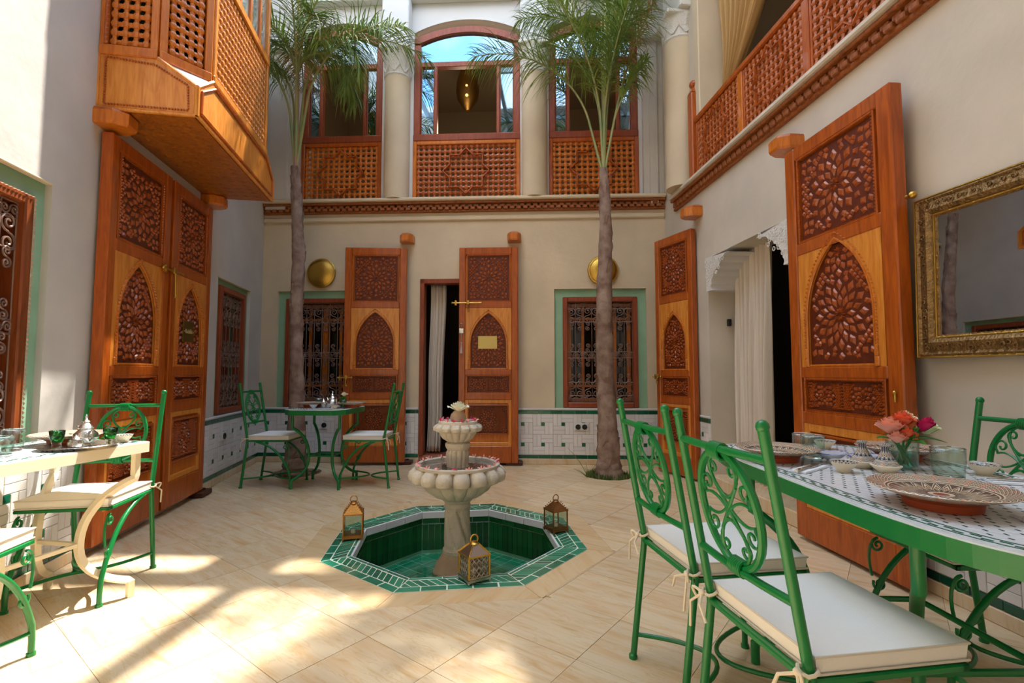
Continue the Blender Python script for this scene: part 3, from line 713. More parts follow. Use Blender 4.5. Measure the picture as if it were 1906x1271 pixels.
# ---------------------------------------------------------------- lobed arch stucco
def corbel(flip):
    pts=[(0,0),(0,.34),(.46,.34),(.46,.30)]; arc=[]
    st=[(.46,.30),(.36,.285),(.285,.24),(.21,.19),(.145,.13),(.105,.06),(.10,0)]
    out=[]
    for (x0,z0),(x1,z1) in zip(st[:-1],st[1:]):
        for k in range(5):
            t=k/4; n=Vector((z1-z0,-(x1-x0))).normalized(); b=.016*sin(pi*t); out.append((x0+(x1-x0)*t+n.x*b,z0+(z1-z0)*t+n.y*b))
    p=[(0,0),(0,.34)]+out
    return [(-x,z) for x,z in p] if flip else p
mb=MB().xz(corbel(False),-.012,.33,Matrix.Translation((1.10,0,1.93))).xz(corbel(True),-.012,.33,Matrix.Translation((2.45,0,1.93))); 
mb.build('lobed_corbel',PLW,wall_right)
for x,fl_ in ((1.10,False),(2.45,True)):
    mb=MB().xz([(a*.98,b) for a,b in corbel(fl_)],-.02,-.012,Matrix.Translation((x,0,1.93)))
    for i in range(70):
        u=R.uniform(0,.40); z=R.uniform(.02,.33)
        if z<u*.62+.02: continue
        mb.tube([((x+(-u if fl_ else u))+.016*cos(a),-.021,1.93+z+.016*sin(a)) for a in [k*pi/4 for k in range(8)]],.004,4,closed=True)
    mb.build('stucco_lace',STU,wall_right)
# ---------------------------------------------------------------- columns on the ledge
def column(loc,rz,label,r,z0,z1,m,zc):
    t=thing('column',label,'column',loc,rz,'round plaster columns of the upper storey')
    MB().lathe([(r,z0),(r,z1)],28).build('shaft',m,t,True)
    n=24; mb=MB()
    mb.lathe([(r*1.0,z1-.02),(r*1.08,z1),(r*1.02,z1+.02),(r*1.03,z1+.1),(r*1.18,zc-.09),(r*1.28,zc-.05)],16,fn=lambda q,a,z,j:q*(1+.05*max(0,(z-z1)/(zc-z1))*cos(4*a)**2*(1) ))
    mb.cbox(-r*1.22,r*1.22,-r*1.22,r*1.22,zc-.05,zc,.01)
    for k in range(8):
        a=pi/4*k+pi/8; mb.tube([(r*1.06*cos(a+d),r*1.06*sin(a+d),z1+.03+.09*(1-abs(d)/.36)) for d in (-.36,-.2,0,.2,.36)],.009,5)
    mb.build('capital',STU,t)
for s,l in ((1.715,'round plaster column on the ledge between the first and middle upper windows'),(3.495,'round plaster column on the ledge between the middle and third upper windows')):
    column(BK.at(s,-.03,0),BK.a,l,.163,3.315,4.93,PLA,5.30)
column(RT.at(.60,.03,0),RT.a,'thick plaster column with stucco capital at the corner of the upper gallery',.175,3.17,4.86,PLA,5.14)
MB().cbox(.36,.86,-.12,.2,5.14,6.8,.01).build('pier',STU,wall_right)
MB().cbox(.93,1.05,-.02,.34,3.17,5.6,.01).build('pier',PLA,wall_right)
# ---------------------------------------------------------------- upper windows of the back wall
def upper_window(i,x0,x1,centre_open):
    y=.09; w=x1-x0; fw=.085
    r=struct('window_%d'%i,BK.at(x0,0,0),BK.a)
    mb=MB(); mb.cbox(0,w,y-.05,y+.07,4.11,4.205,.01).cbox(0,fw,y-.03,y+.07,4.205,5.42,.008).cbox(w-fw,w,y-.03,y+.07,4.205,5.42,.008)
    n=20
    for k in range(n):
        xa=w*k/n; xb=w*(k+1)/n; fa=lambda x: arch_z(x,0,w,5.50,.16); fb=lambda x: arch_z(min(max(x,fw),w-fw),fw,w-fw,5.44,.14)
        mb.xz([(xa,fb(xa)),(xb,fb(xb)),(xb,fa(xb)),(xa,fa(xa))],y-.03,y+.07)
    mb.build('window_frame',WDW,r)
    a,b=fw+.2*(w/1.39),w-fw-.2*(w/1.39)
    mb=MB(); mb.cbox(fw,w-fw,y-.02,y+.06,5.12,5.19,.006).cbox(a-.02,a+.022,y-.02,y+.06,4.205,5.12,.005).cbox(b-.022,b+.02,y-.02,y+.06,4.205,5.12,.005)
    mb.build('mullion',WDW,r)
    for (p,q) in ((fw,a-.02),(b+.02,w-fw)):
        frame_rect(MB(),p,q,4.205,5.12,.012,y,y+.03,.003).build('pane_frame',WDW,r)
        MB().box(p,q,y+.012,y+.02,4.205,5.12).build('pane',WGL,r)
    P=[(fw,5.19)]+[(fw+(w-2*fw)*k/16,arch_z(fw+(w-2*fw)*k/16,fw,w-fw,5.44,.14)) for k in range(17)]+[(w-fw,5.19)]
    MB().xz(P,y+.012,y+.02).build('pane',WGL,r)
    # lattice below
    mb=frame_rect(MB(),.0,w,3.30,4.11,.05,y-.05,y+.03,.008); mb.build('lattice_frame',WD if i!=2 else WDO,r)
    mb=lattice(MB(),.068,w-.068,3.365,4.045,.071,y-.01); mb.build('lattice',WDL if i==2 else WDO,r,True,kind='stuff')
    mb=MB(); star8(mb,w/2,3.705,.30,y-.052,.022); mb.build('star_moulding',WD,r)
for i,(a,b) in enumerate(BAYS): upper_window(i+1,a,b,True)
o=thing('pendant_lantern','lit pierced brass egg shaped lantern hanging inside the middle upper window','lamp',(-.70,7.55,4.98)); o.scale=(1.4,1.4,1.12)
MB().lathe([(.03,.22),(.06,.28),(.115,.38),(.13,.5),(.125,.62),(.10,.74),(.06,.82),(.065,.85),(.05,.9),(.02,.97),(.008,1.05)],20).build('shade',BRD,o,True)
MB().tube([(0,0,1.03),(0,0,1.5)],.006,6).build('chain',BRD,o)
MB().sph((0,-.128,.50),.012,8,6).sph((0.0,-.108,.375),.016,8,6).build('glow_spot',mat('lamp_glow','#ffb24a',.5,emit=7),o)  # glow put on the shade's surface as small emissive spots
# ---------------------------------------------------------------- lower grille windows
def spiral(cx,cz,r,turns,a0,s=1,n=26):
    return [(cx+s*r*(1-.88*t)*cos(a0+2*pi*turns*t),0,cz+r*(1-.88*t)*sin(a0+2*pi*turns*t)) for t in [k/n for k in range(n+1)]]
def scroll_mesh(nm,r,m,th=.006):
    mb=MB(); A=spiral(0,r*1.02,r,1.7,-pi/2,1); B=spiral(0,-r*1.02,r,1.7,-pi/2,1); B=[(-x,y,-(z)) for x,y,z in spiral(0,r*1.02,r,1.7,-pi/2,1)]
    mb.tube(A,th,5).tube(B,th,5); return mb.mesh(nm,m,True)
SCR=scroll_mesh('scroll',.052,IRN); SCS=scroll_mesh('scroll',.03,IRN,.005)
def grille_window(i,W,x0,x1,z0,z1,fx0,fx1,fz0,fz1,wood,cas,bead=False):
    r=struct('window_%d'%i,W.at(x0,0,z0),W.a)
    mb=panel_cells(MB(),0,x1-x0,0,z1-z0,.035,.3,[(fx0-x0,fx1-x0,fz0-z0,fz1-z0)]); mb.build('painted_surround',PLG,r)
    MB().cbox(0,x1-x0,-.008,.03,z1-z0-.012,z1-z0,.004).build('surround_lip',PLA,r)
    a,b,c,d=fx0-x0,fx1-x0,fz0-z0,fz1-z0; fw=.06
    frame_rect(MB(),a,b,c,d,fw,.005,.12,.008).build('window_frame',wood,r)
    if bead:
        mb=strip_rect(MB(),a+.010,b-.010,c+.010,d-.010,.0075,.024,.0); mb.build('bead_trim',mat('pale_bead','#b98f78',.5),r)
    A,B,C,D=a+fw,b-fw,c+fw,d-fw
    mb=MB(); w=B-A; h=D-C; n=max(5,round(w/.105)); st=w/n
    for f in (0,.07,.20,.44,.50,.80,.93,1):
        mb.tube([(A,.045,C+h*f),(B,.045,C+h*f)],.0055,5)
    for k in range(n+1): mb.tube([(A+st*k,.045,C),(A+st*k,.045,D)],.005,5)
    mb.build('grille',IRN,r,True)
    for k in range(n):
        x=A+st*(k+.5)
        for f,me,q in ((.865,SCR,0),(.135,SCR,0),(.965,SCS,pi/2),(.035,SCS,pi/2),(.47,SCS,pi/2),(.76,SCS,0),(.24,SCS,0),(.40,SCS,0),(.54,SCS,0)):
            o=link('scroll',me,r,None,(x,.043,C+h*f)); o.rotation_euler=(0,q+(0 if k%2 else pi),0)
            if k%2: o.scale=(-1,1,1)
    mb=MB(); frame_rect(mb,A,B,C,D,.05,.15,.2,.005); mb.cbox((A+B)/2-.035,(A+B)/2+.035,.15,.2,C,D,.005)
    for q in (.25,.75): mb.cbox(A+w*q-.018,A+w*q+.018,.155,.19,C,D,.004)
    for f in (.16,.84): mb.cbox(A,B,.158,.188,C+h*f-.015,C+h*f+.015,.004)
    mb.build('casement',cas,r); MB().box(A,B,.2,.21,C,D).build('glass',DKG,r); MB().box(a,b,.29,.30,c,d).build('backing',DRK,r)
grille_window(4,LF,-4.80,-3.645,.68,2.17,-4.68,-3.75,.72,2.06,mat('wood_brown','#8a4520',.35,kind='wood',c2='#66300f',coat=.2),WDO,True)
grille_window(5,LF,-1.375,-.43,.68,2.09,-1.27,-.54,.685,2.02,WDW,WDW)
grille_window(6,BK,.21,1.34,.68,2.165,.31,1.24,.685,2.06,WDW,WDO)
grille_window(7,BK,3.735,4.865,.68,2.165,3.84,4.76,.685,2.055,WDW,WDO)
# ---------------------------------------------------------------- gallery balustrade on the right wall
bal=thing('balustrade','long turned wood balustrade of the open gallery over the archway','balustrade',RT.at(0,0,0),RT.a)
mb=MB().cbox(.86,.97,-.07,.03,3.16,4.10,.012); mb.prism([(.865,-.065),(.965,-.065),(.965,.025),(.865,.025)],4.10,4.16,sh=[(.89,-.04),(.94,-.04),(.94,.0),(.89,.0)])
mb.sph((.915,-.02,4.20),.045,12,8); mb.build('newel_post',WD,bal)
MB().cbox(.97,6.0,-.055,.015,3.74,3.80,.012).cbox(.97,6.0,-.04,.0,3.155,3.19,.006).build('handrail',WD,bal)
xs=[.97,1.86,2.72,3.60,4.5,5.4]
for a,b in zip(xs[:-1],xs[1:]):
    MB().cbox(b-.035,b+.035,-.045,.005,3.19,3.74,.006).build('stile',WDO if b<2 else WD,bal)
    c,d=(a+.035 if a>1 else a+.01),b-.035
    MB().cbox(c,c+.02,-.035,-.005,3.19,3.74,.004).build('lattice_frame',WD,bal)
    lattice(MB(),c+.045,d-.03,3.215,3.715,.062,-.02).build('lattice',WDL,bal,True,kind='stuff')
    mb=MB(); star8(mb,(c+d)/2,3.465,.235,-.055,.013); mb.build('star_moulding',WD,bal)
# ---------------------------------------------------------------- projecting wooden bay on the left wall
bay=thing('mashrabiya_bay','projecting honey wood bay window with turned lattice over the closed double door','bay window',LF.at(0,0,0),LF.a)
# local x = -u ; near side x=-3.31 far side x=-1.68 ; y=-n
XN,XF,Nn,Nm=-3.31,-1.68,.57,.335; zb,zf,zt=2.79,2.985,3.15
mb=MB()
def quadbox(pts,name,m,th=.02,parent=bay):
    mb=MB(); mb.add(pts,[tuple(range(len(pts)))]); o=mb.build(name,m,parent); md=o.modifiers.new('s','SOLIDIFY'); md.thickness=th; md.offset=0; return o
side=lambda X:[(X,0,zb),(X,-Nn,zb),(X,-Nn,zf),(X,-Nm,zt),(X,0,zt)]
quadbox(side(XN),'side_panel',WDY); quadbox(side(XF),'side_panel',WDY)
front=[(XN,-Nn,zb),(XF,-Nn,zb),(XF,-Nn,zf),(XF-.22,-Nn,zt),(XN+.22,-Nn,zt),(XN,-Nn,zf)]
quadbox(front,'front_panel',WDY); 
MB().box(XN+.01,XF-.01,-Nn+.01,0,zb-.01,zb+.012).build('soffit',mat('soffit_wood','#b5691f',.4,kind='wood',c2='#7f430f',bump=.5,bs=30),bay)
mb=MB()
for i in range(16):
    for j in range(5): 
        cx=XN+.13+i*.092; cy=-.09-j*.095; mb.add([(cx-.04,cy,zb-.010),(cx,cy-.04,zb-.010),(cx+.04,cy,zb-.010),(cx,cy+.04,zb-.010),(cx,cy,zb-.017)],[(0,4,1),(1,4,2),(2,4,3),(3,4,0)])
mb.build('soffit_carving',mat('soffit_carved','#a35c1a',.4,kind='wood',c2='#7f430f'),bay)
quadbox([(XN,-Nm,zt-.004),(XN,-Nn,zf-.004),(XN+.22,-Nn,zt-.004)],'corner_top',PLW,.006); quadbox([(XF,-Nm,zt-.004),(XF,-Nn,zf-.004),(XF-.22,-Nn,zt-.004)],'corner_top',PLW,.006)
def edge(mb,P,r=.012,closed=True):
    P=[Vector(p) for p in P]; 
    for a,b in zip(P,P[1:]+P[:1]): mb.tube([a,b],r,6)
mb=MB(); edge(mb,[(XN-.006,y,z) for _,y,z in side(XN)],.013); edge(mb,[(x,-Nn-.006,z) for x,_,z in front],.013)
def inset(P,d):
    c=[sum(p[i] for p in P)/len(P) for i in range(3)]; o=[]
    for p in P:
        v=[p[i]-c[i] for i in range(3)]; L=math.sqrt(sum(q*q for q in v)); k=max(0,(L-d)/L); o.append(tuple(c[i]+v[i]*k for i in range(3)))
    return o
mb.build('edge_moulding',WDY,bay)
mb=MB(); S2=inset([(XN-.016,y,z) for _,y,z in side(XN)],.05)
for a,b in zip(S2,S2[1:]+S2[:1]):
    a=Vector(a);b=Vector(b);n=int((b-a).length/.017)
    for k in range(n): c=a+(b-a)*(k+.5)/n; mb.sph(c,.0065,5,4,(1,1.2,1.2))
S3=[(XN+.04,-Nn-.015,zb+.035),(XF-.05,-Nn-.015,zb+.035),(XF-.05,-Nn-.015,zf-.01),(XF-.24,-Nn-.015,zt-.04),(XN+.24,-Nn-.015,zt-.04),(XN+.04,-Nn-.015,zf-.01)]
edge(mb,S3,.009); mb.build('bead_moulding',WD,bay)
# lattice storey: near side, chamfer, front
ZT=5.4
def place(p,q):
    """matrix taking local x along p->q (horizontal), y inward normal, z up; origin p"""
    d=Vector((q[0]-p[0],q[1]-p[1],0)); L=d.length; d.normalize(); y=Vector((-d.y,d.x,0)); return Matrix(((d.x,y.x,0,p[0]),(d.y,y.y,0,p[1]),(0,0,1,0),(0,0,0,1))),L
CH=[(XN,0),(XN,-Nm),(XN+.22,-Nn+.01),(XF-.22,-Nn+.01),(XF,-Nm),(XF,0)]
for k,(p,q) in enumerate(zip(CH[:-1],CH[1:])):
    M,L=place(p,q); pw=.045; rail=4.0 if k==2 else 4.55
    mb=MB().cbox(0,pw,-.02,.03,zt-.01,ZT,.006,M).cbox(L-pw,L,-.02,.03,zt-.01,ZT,.006,M); mb.build('post',WDO if k!=2 else WDY,bay)
    for za,zc in ((zt-.01,zt+.055),(rail,rail+.07),(ZT-.1,ZT)): MB().cbox(0,L,-.026,.03,za,zc,.007,M).build('rail',WDO if k!=2 else WDY,bay)
    lattice(MB(),pw+.03,L-pw-.03,zt+.085,rail-.03,.062 if k!=2 else .058,.005,M).build('lattice',WDO if k!=2 else WDY,bay,True,kind='stuff')
    if k==2:
        mb=MB()
        for i in range(1,5): mb.cbox(L*i/5-.02,L*i/5+.02,-.01,.02,rail+.07,ZT-.1,.004,M)
        mb.build('mullion',WDO,bay); MB().box(pw,L-pw,.008,.014,rail+.07,ZT-.1,M).build('pane',mat('bay_glass','#aab4b0',.05,metal=.6),bay)
mb=MB().tube([(XN-.02,-.04,3.2),(XN-.02,-.04,ZT)],.012,6); beads(mb,[(XN-.03,-.04,3.2),(XN-.03,-.04,ZT)],.012,.03); mb.build('rope_moulding',WD,bay)
MB().prism([(x,y) for x,y in CH],ZT,ZT+.08).build('bay_roof',WDO,bay)
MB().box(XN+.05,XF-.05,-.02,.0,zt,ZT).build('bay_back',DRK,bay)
MB().prism([(XN+.09,0),(XN+.09,-Nm+.02),(XN+.26,-Nn+.10),(XF-.26,-Nn+.10),(XF-.09,-Nm+.02),(XF-.09,0)],zt+.02,3.98).build('gloom_liner',mat('dark_green_gloom','#1d2a1c',.8),bay)  # added dark liner, the bay's unlit interior put into its colour
# ---------------------------------------------------------------- wrought iron chairs
def bez(p0,p1,p2,n=10):
    return [tuple((1-t)**2*a+2*t*(1-t)*b+t*t*c for a,b,c in zip(p0,p1,p2)) for t in [k/n for k in range(n+1)]]
def make_chair(name,label,loc,rz):
    t=thing(name,label,'chair',loc,rz,'green wrought iron chairs'); h=.195
    back=lambda z: -.185-.095*max(0,(z-.46))/.54 - .055*max(0,(.46-z))/.46
    for s in (-1,1):
        mb=MB().tube([(s*h,back(0),.0),(s*h,back(0),.012),(s*h,back(.015),.013)],[.017,.017,.013],10); mb.tube([(s*h,back(z),z) for z in (.01,.23,.43,.46,.5,.75,1.0)],.0125,10)
        mb.sph((s*h,back(1.0),1.0),.0155,10,6); mb.build('upright',GRN,t,True)
        P=bez((s*h,-.10,.445),(s*h,.14,.40),(s*h,.235,.12),10)+[(s*h,.24,.06),(s*h,.24,.01)]
        mb=MB().tube(P,.0115,10); mb.tube([(s*h,.24,0),(s*h,.24,.013)],.016,10); mb.build('front_leg',GRN,t,True)
        # bracket of two scrolls between the front leg and the seat corner
        S=[(s*h,.185+.03*sin(a)*(1-a/11),.395+.03*cos(a)*(1-a/11)) for a in [k*.35 for k in range(26)]][::-1]
        S+=bez((s*h,.185,.425),(s*h,.245,.40),(s*h,.215,.27),6)
        Q=[(s*h,.185-.0+.026*cos(a)*(1-a/11),.235-.026*sin(a)*(1-a/11)) for a in [k*.35 for k in range(24)]]
        MB().tube(S,.0055,6).tube([(s*h,.21,.25),*Q],.0055,6).build('bracket_scroll',GRN,t,True)
    mb=MB(); zs=.452
    for a,b in (((-h,-.185,zs),(h,-.185,zs)),((-h,.20,zs),(h,.20,zs)),((-h,-.185,zs),(-h,.20,zs)),((h,-.185,zs),(h,.20,zs))):
        mb.cbox(min(a[0],b[0])-.011,max(a[0],b[0])+.011,min(a[1],b[1])-.011,max(a[1],b[1])+.011,zs-.008,zs+.008,.003)
    for k in range(5): mb.box(-h,h,-.13+k*.07,-.105+k*.07,zs,zs+.006)
    mb.build('seat_frame',GRN,t)
    for (y0,ym) in ((back(.09),-.005),(.238,.005)):
        MB().tube(bez((-h,y0,.09),(0,ym*2-y0*0.9 if y0<0 else -y0*.9,.09),(h,y0,.09),14),.0085,8).build('stretcher',GRN,t,True)
    for z in (.925,.615): MB().tube([(x,back(z)+.012*(1-(x/h)**2)*-1,z) for x in (-h,-h*.5,0,h*.5,h)],.0105,10).build('back_rail',GRN,t,True)
    # oval medallion with interlaced scrolls, in the plane of the back
    cz=.77; az,ax=.148,.125
    mp=lambda x,z:(x,back(cz+z)-.004,cz+z)
    MB().tube([mp(ax*cos(a),az*sin(a)) for a in [2*pi*k/36 for k in range(36)]],.0105,8,closed=True).build('oval_ring',GRN,t,True)
    r=.0042
    mb=MB(); mb.tube([mp(.056*sin(2*a),.137*sin(a)) for a in [2*pi*k/48 for k in range(48)]],r,6,closed=True); mb.build('interlace',GRN,t,True)
    def sp(cx,cz_,q,a0,a1,n=16,d=1): return [(cx+q*(1-.75*k/n)*cos(a0+(a1-a0)*k/n),cz_+q*(1-.75*k/n)*sin(a0+(a1-a0)*k/n)) for k in range(n+1)]
    for sx in (-1,1):
        for sz in (-1,1):
            A=[(0,0),(.03,.028),(.06,.036),(.09,.045)]
            A=[(-.0,-.0)]+[(.03*k/3*1.1,.010*k) for k in (1,2,3)]
            c=bez((-.048,-.062,0),(.035,.05,0),(.098,.022,0),9); P=[(x,y) for x,y,_ in c]
            P+=sp(.082,.052,.028,-.9,-.9+2*pi*1.15,18)
            mb=MB().tube([mp(sx*x,sz*z) for x,z in P],r,6)
            c=bez((-.02*1,.03,0),(.02,.02,0),(.055,.075,0),6); P=[(x,y) for x,y,_ in c]+sp(.042,.098,.022,-.9,-.9+2*pi*1.1,16)
            mb.tube([mp(sx*x,sz*z) for x,z in P],r,6); mb.build('back_scroll',GRN,t,True)
    for z,s in ((.922,1),(.618,-1)):
        mb=MB()
        for k in range(7): mb.tube([( -.022+k*.0073+.001*cos(a),back(z)-.006+.0165*cos(a),z-s*.004+.02*sin(a)) for a in [2*pi*q/10 for q in range(10)]],.0042,5,closed=True)
        mb.build('wire_binding',GRN,t,True)
    # seat cushion with piping and ties
    n=8; mb=MB(); a,b,c,d=-h-.005,h+.005,-.175,.215; nx=10; ny=10
    for (zz,sg) in ((.462,0),(.512,1)):
        pass
    top=[];
    def cz_(u,v): e=min(u,1-u,v,1-v); return .505+.010*min(1,e*6)
    vs=[]; 
    for j in range(ny+1):
        for i in range(nx+1):
            u=i/nx;v=j/ny; vs.append((a+(b-a)*u,c+(d-c)*v,cz_(u,v)))
    k0=len(vs)
    for j in range(ny+1):
        for i in range(nx+1):
            u=i/nx;v=j/ny; vs.append((a+.004+(b-a-.008)*u,c+.004+(d-c-.008)*v,.463))
    W_=nx+1; fs=[]
    for j in range(ny):
        for i in range(nx):
            q=(j*W_+i,j*W_+i+1,(j+1)*W_+i+1,(j+1)*W_+i); fs.append(q); fs.append(tuple(x+k0 for x in q[::-1]))
    bd=[i for i in range(W_)]+[j*W_+nx for j in range(1,ny+1)]+[ny*W_+i for i in range(nx-1,-1,-1)]+[j*W_ for j in range(ny-1,0,-1)]
    for p,q in zip(bd,bd[1:]+bd[:1]): fs.append((p+k0,q+k0,q,p))
    mb.add(vs,fs); cu=mb.build('cushion',CUS,t,True)
    mb=MB(); 
    for z,e in ((.503,.001),(.466,.0)): mb.tube([(a-e,c-e,z),(b+e,c-e,z),(b+e,d+e,z),(a-e,d+e,z)],.0032,6,closed=True)
    mb.build('piping',mat('piping','#cfc8ba',.85),cu)
    for s in (-1,1):
        mb=MB(); x=s*h; y=-.19
        mb.tube([(x+.02*cos(a),y+.02*sin(a),.475+.004*sin(2*a)) for a in [2*pi*k/10 for k in range(10)]],.0045,6,closed=True)
        mb.sph((x,y-.025,.474),.010,8,5); mb.tube([(x,y-.025,.472),(x+.03*s,y-.045,.44),(x+.025*s,y-.05,.37)],.0042,6); mb.tube([(x,y-.025,.472),(x-.03*s,y-.05,.455),(x-.055*s,y-.045,.415)],.0042,6)
        mb.tube(bez((x,y-.025,.475),(x+.045*s,y-.05,.50),(x+.02*s,y-.03,.455),6),.004,6)
        mb.build('cushion_tie',TIE,t,True)
    return t
ch=make_chair('iron_chair','green iron chair nearest the camera, its cushion in the bottom right corner',(.775,1.335,0),0)
KC=kids(ch)
def face(ax,ay): return math.atan2(ay,ax)-pi/2
ch.location=(.80,1.335,0); ch.rotation_euler=(0,0,face(.985,.15))
dup(ch,(.744,1.86,0),face(.985,.155),'green iron chair behind the front one, turned to the plate at the oval table end')
dup(ch,(1.725,1.935,0),face(-1,.0),'green iron chair against the right wall across the oval table')
dup(ch,(-2.21,2.64,0),face(.1752,-.9845),'green iron chair behind the cream table, its back against the closed carved doors')
dup(ch,(-2.055,1.76,0),face(-.1752,.9845),'green iron chair at the near side of the cream table, only its seat front showing')
dup(ch,(-2.385,5.05,0),face(1,.0),'green iron chair in the far left corner beside the small table')
dup(ch,(-1.43,5.06,0),face(-1,.02),'green iron chair at the small table in front of the open back door leaf')
# ---------------------------------------------------------------- tables
def outline_super(a,b,e,n=56): 
    out=[]
    for k in range(n):
        t=2*pi*k/n; c,s=cos(t),sin(t); out.append((a*abs(c)**(2/e)*(1 if c>=0 else -1),b*abs(s)**(2/e)*(1 if s>=0 else -1)))
    return out
def outline_cham(a,b,c): return [(a,-b+c),(a,b-c),(a-c,b),(-a+c,b),(-a,b-c),(-a,-b+c),(-a+c,-b),(a-c,-b)]
def ins(P,d): 
    n=len(P); o=[]
    for i in range(n):
        p,q,r=Vector(P[i-1]),Vector(P[i]),Vector(P[(i+1)%n]); e1=(q-p).normalized(); e2=(r-q).normalized(); n1=Vector((-e1.y,e1.x)); n2=Vector((-e2.y,e2.x)); m=(n1+n2); m=m/max(.3,m.length_squared)*2; o.append((q.x+m.x*d,q.y+m.y*d))
    return o
def inpoly(P,x,y):
    r=False; n=len(P)
    for i in range(n):
        (x1,y1),(x2,y2)=P[i],P[(i+1)%n]
        if (y1>y)!=(y2>y) and x<(x2-x1)*(y-y1)/(y2-y1)+x1: r=not r
    return r
def make_table(name,label,loc,rz,P,paint,legs,rr,H=.765,border=None,dash=.028,inner=.12):
    t=thing(name,label,'table',loc,rz); n=len(P)
    mb=MB(); Q=ins(P,.012)
    mb.prism(P,H-.052,H-.004); mb.build('apron',paint,t)
    MB().prism(ins(P,.001),H-.006,H-.0005,sh=ins(P,.003)).build('rim',mat('rim_pale','#c9d0cf',.3) if paint is GRN else CRM,t)
    MB().prism(ins(P,.014),H-.004,H+.0015).build('mosaic_top',mat('mosaic_white','#dfe1e2',.2,bump=.3,bs=60,mott=.08,ms=40),t)
    # inlaid glazed chips: key-pattern border and a field of small dashes
    mb=MB(); I1=ins(P,.03); I2=ins(P,.062); z=H+.0015
    for i in range(n):
        for (a,b) in ((I1[i],I1[(i+1)%n]),(I2[i],I2[(i+1)%n])):
            d=Vector((b[0]-a[0],b[1]-a[1])); L=d.length
            if L<1e-4: continue
            u=d/L; v=Vector((-u.y,u.x))*.0022
            mb.prism([(a[0]-v.x,a[1]-v.y),(b[0]-v.x,b[1]-v.y),(b[0]+v.x,b[1]+v.y),(a[0]+v.x,a[1]+v.y)],z-.001,z+.0008)
    per=0; M1=ins(P,.046)
    segs=[(Vector(M1[i]),Vector(M1[(i+1)%n])) for i in range(n)]; tot=sum((b-a).length for a,b in segs); m=int(tot/.026); acc=0; si=0; 
    for k in range(m):
        s=tot*k/m
        while s>acc+(segs[si][1]-segs[si][0]).length and si<n-1: acc+=(segs[si][1]-segs[si][0]).length; si+=1
        a,b=segs[si]; u=(b-a).normalized(); c=a+u*(s-acc); v=Vector((-u.y,u.x)); o_=.0055*(1 if k%2 else -1)
        q=[c+u*x+v*(y+o_) for x,y in ((-.010,-.0035),(.010,-.0035),(.010,.0035),(-.010,.0035))]; mb.prism([(p.x,p.y) for p in q],z-.001,z+.0009)
    mb.build('mosaic_border',mat('inlay_green','#17614a',.15),t,kind='stuff')
    mb=MB(); F=ins(P,.085); xs=[p[0] for p in F]; ys=[p[1] for p in F]; y=min(ys); j=0
    while y<max(ys):
        x=min(xs)+(dash/2 if j%2 else 0)
        while x<max(xs):
            if inpoly(F,x,y): mb.prism([(x-.0024,y-.0055),(x+.0024,y-.0055),(x+.0024,y+.0055),(x-.0024,y+.0055)],z-.001,z+.0008)
            x+=dash
        y+=dash*.8; j+=1
    mb.build('mosaic_inlay',mat('inlay_dark','#26453f',.15),t,kind='stuff')
    mid=[]
    for (x,y) in legs:
        u=Vector((-x,-y)).normalized()*inner*1.35; mz=.30
        top=[(x,y,H-.05),(x,y,.60)]
        A=bez((x,y,.585),(x+u.x*.95,y+u.y*.95,.50),(x+u.x,y+u.y,mz+.02),9); B=bez((x+u.x,y+u.y,mz-.02),(x+u.x*.95,y+u.y*.95,.14),(x+u.x*.05,y+u.y*.05,.085),9)
        pts=top+A+B+[(x,y,.08),(x,y,.002)]
        a=math.atan2(u.y,u.x); mb=MB().tube(pts,rr,4 if paint is not GRN else 10); mb.build('leg',paint,t,paint is GRN); mid.append((x+u.x,y+u.y,mz))
    mb=MB()
    for i,j in ((0,1),(1,2),(2,3),(3,0)): mb.tube([mid[i],mid[j]],rr*.62,8 if paint is GRN else 4)
    mb.build('stretcher',paint,t,paint is GRN); return t
make_table('mosaic_table','large oval mosaic table with green iron frame laid with plates and roses',(1.30,1.67,0),0,outline_super(.40,.79,4.2),GRN,[(-.36,.31),(.30,.31),(.28,-.42),(-.30,-.42)],.0165,.772,dash=.036,inner=.14)
make_table('mosaic_table','small green mosaic table for two beside the left palm trunk',(-1.87,5.02,0),math.radians(-4),outline_cham(.30,.34,.09),GRN,[(.235,-.225),(.235,.225),(-.235,.225),(-.235,-.225)],.014,.765,inner=.12)
make_table('mosaic_table','cream painted mosaic table against the left wall under the window',(-2.215,2.275,0),math.radians(-10.2),outline_cham(.29,.365,.01),CRM,[(.25,-.32),(.25,.32),(-.25,.32),(-.25,-.32)],.020,.765,inner=.15)
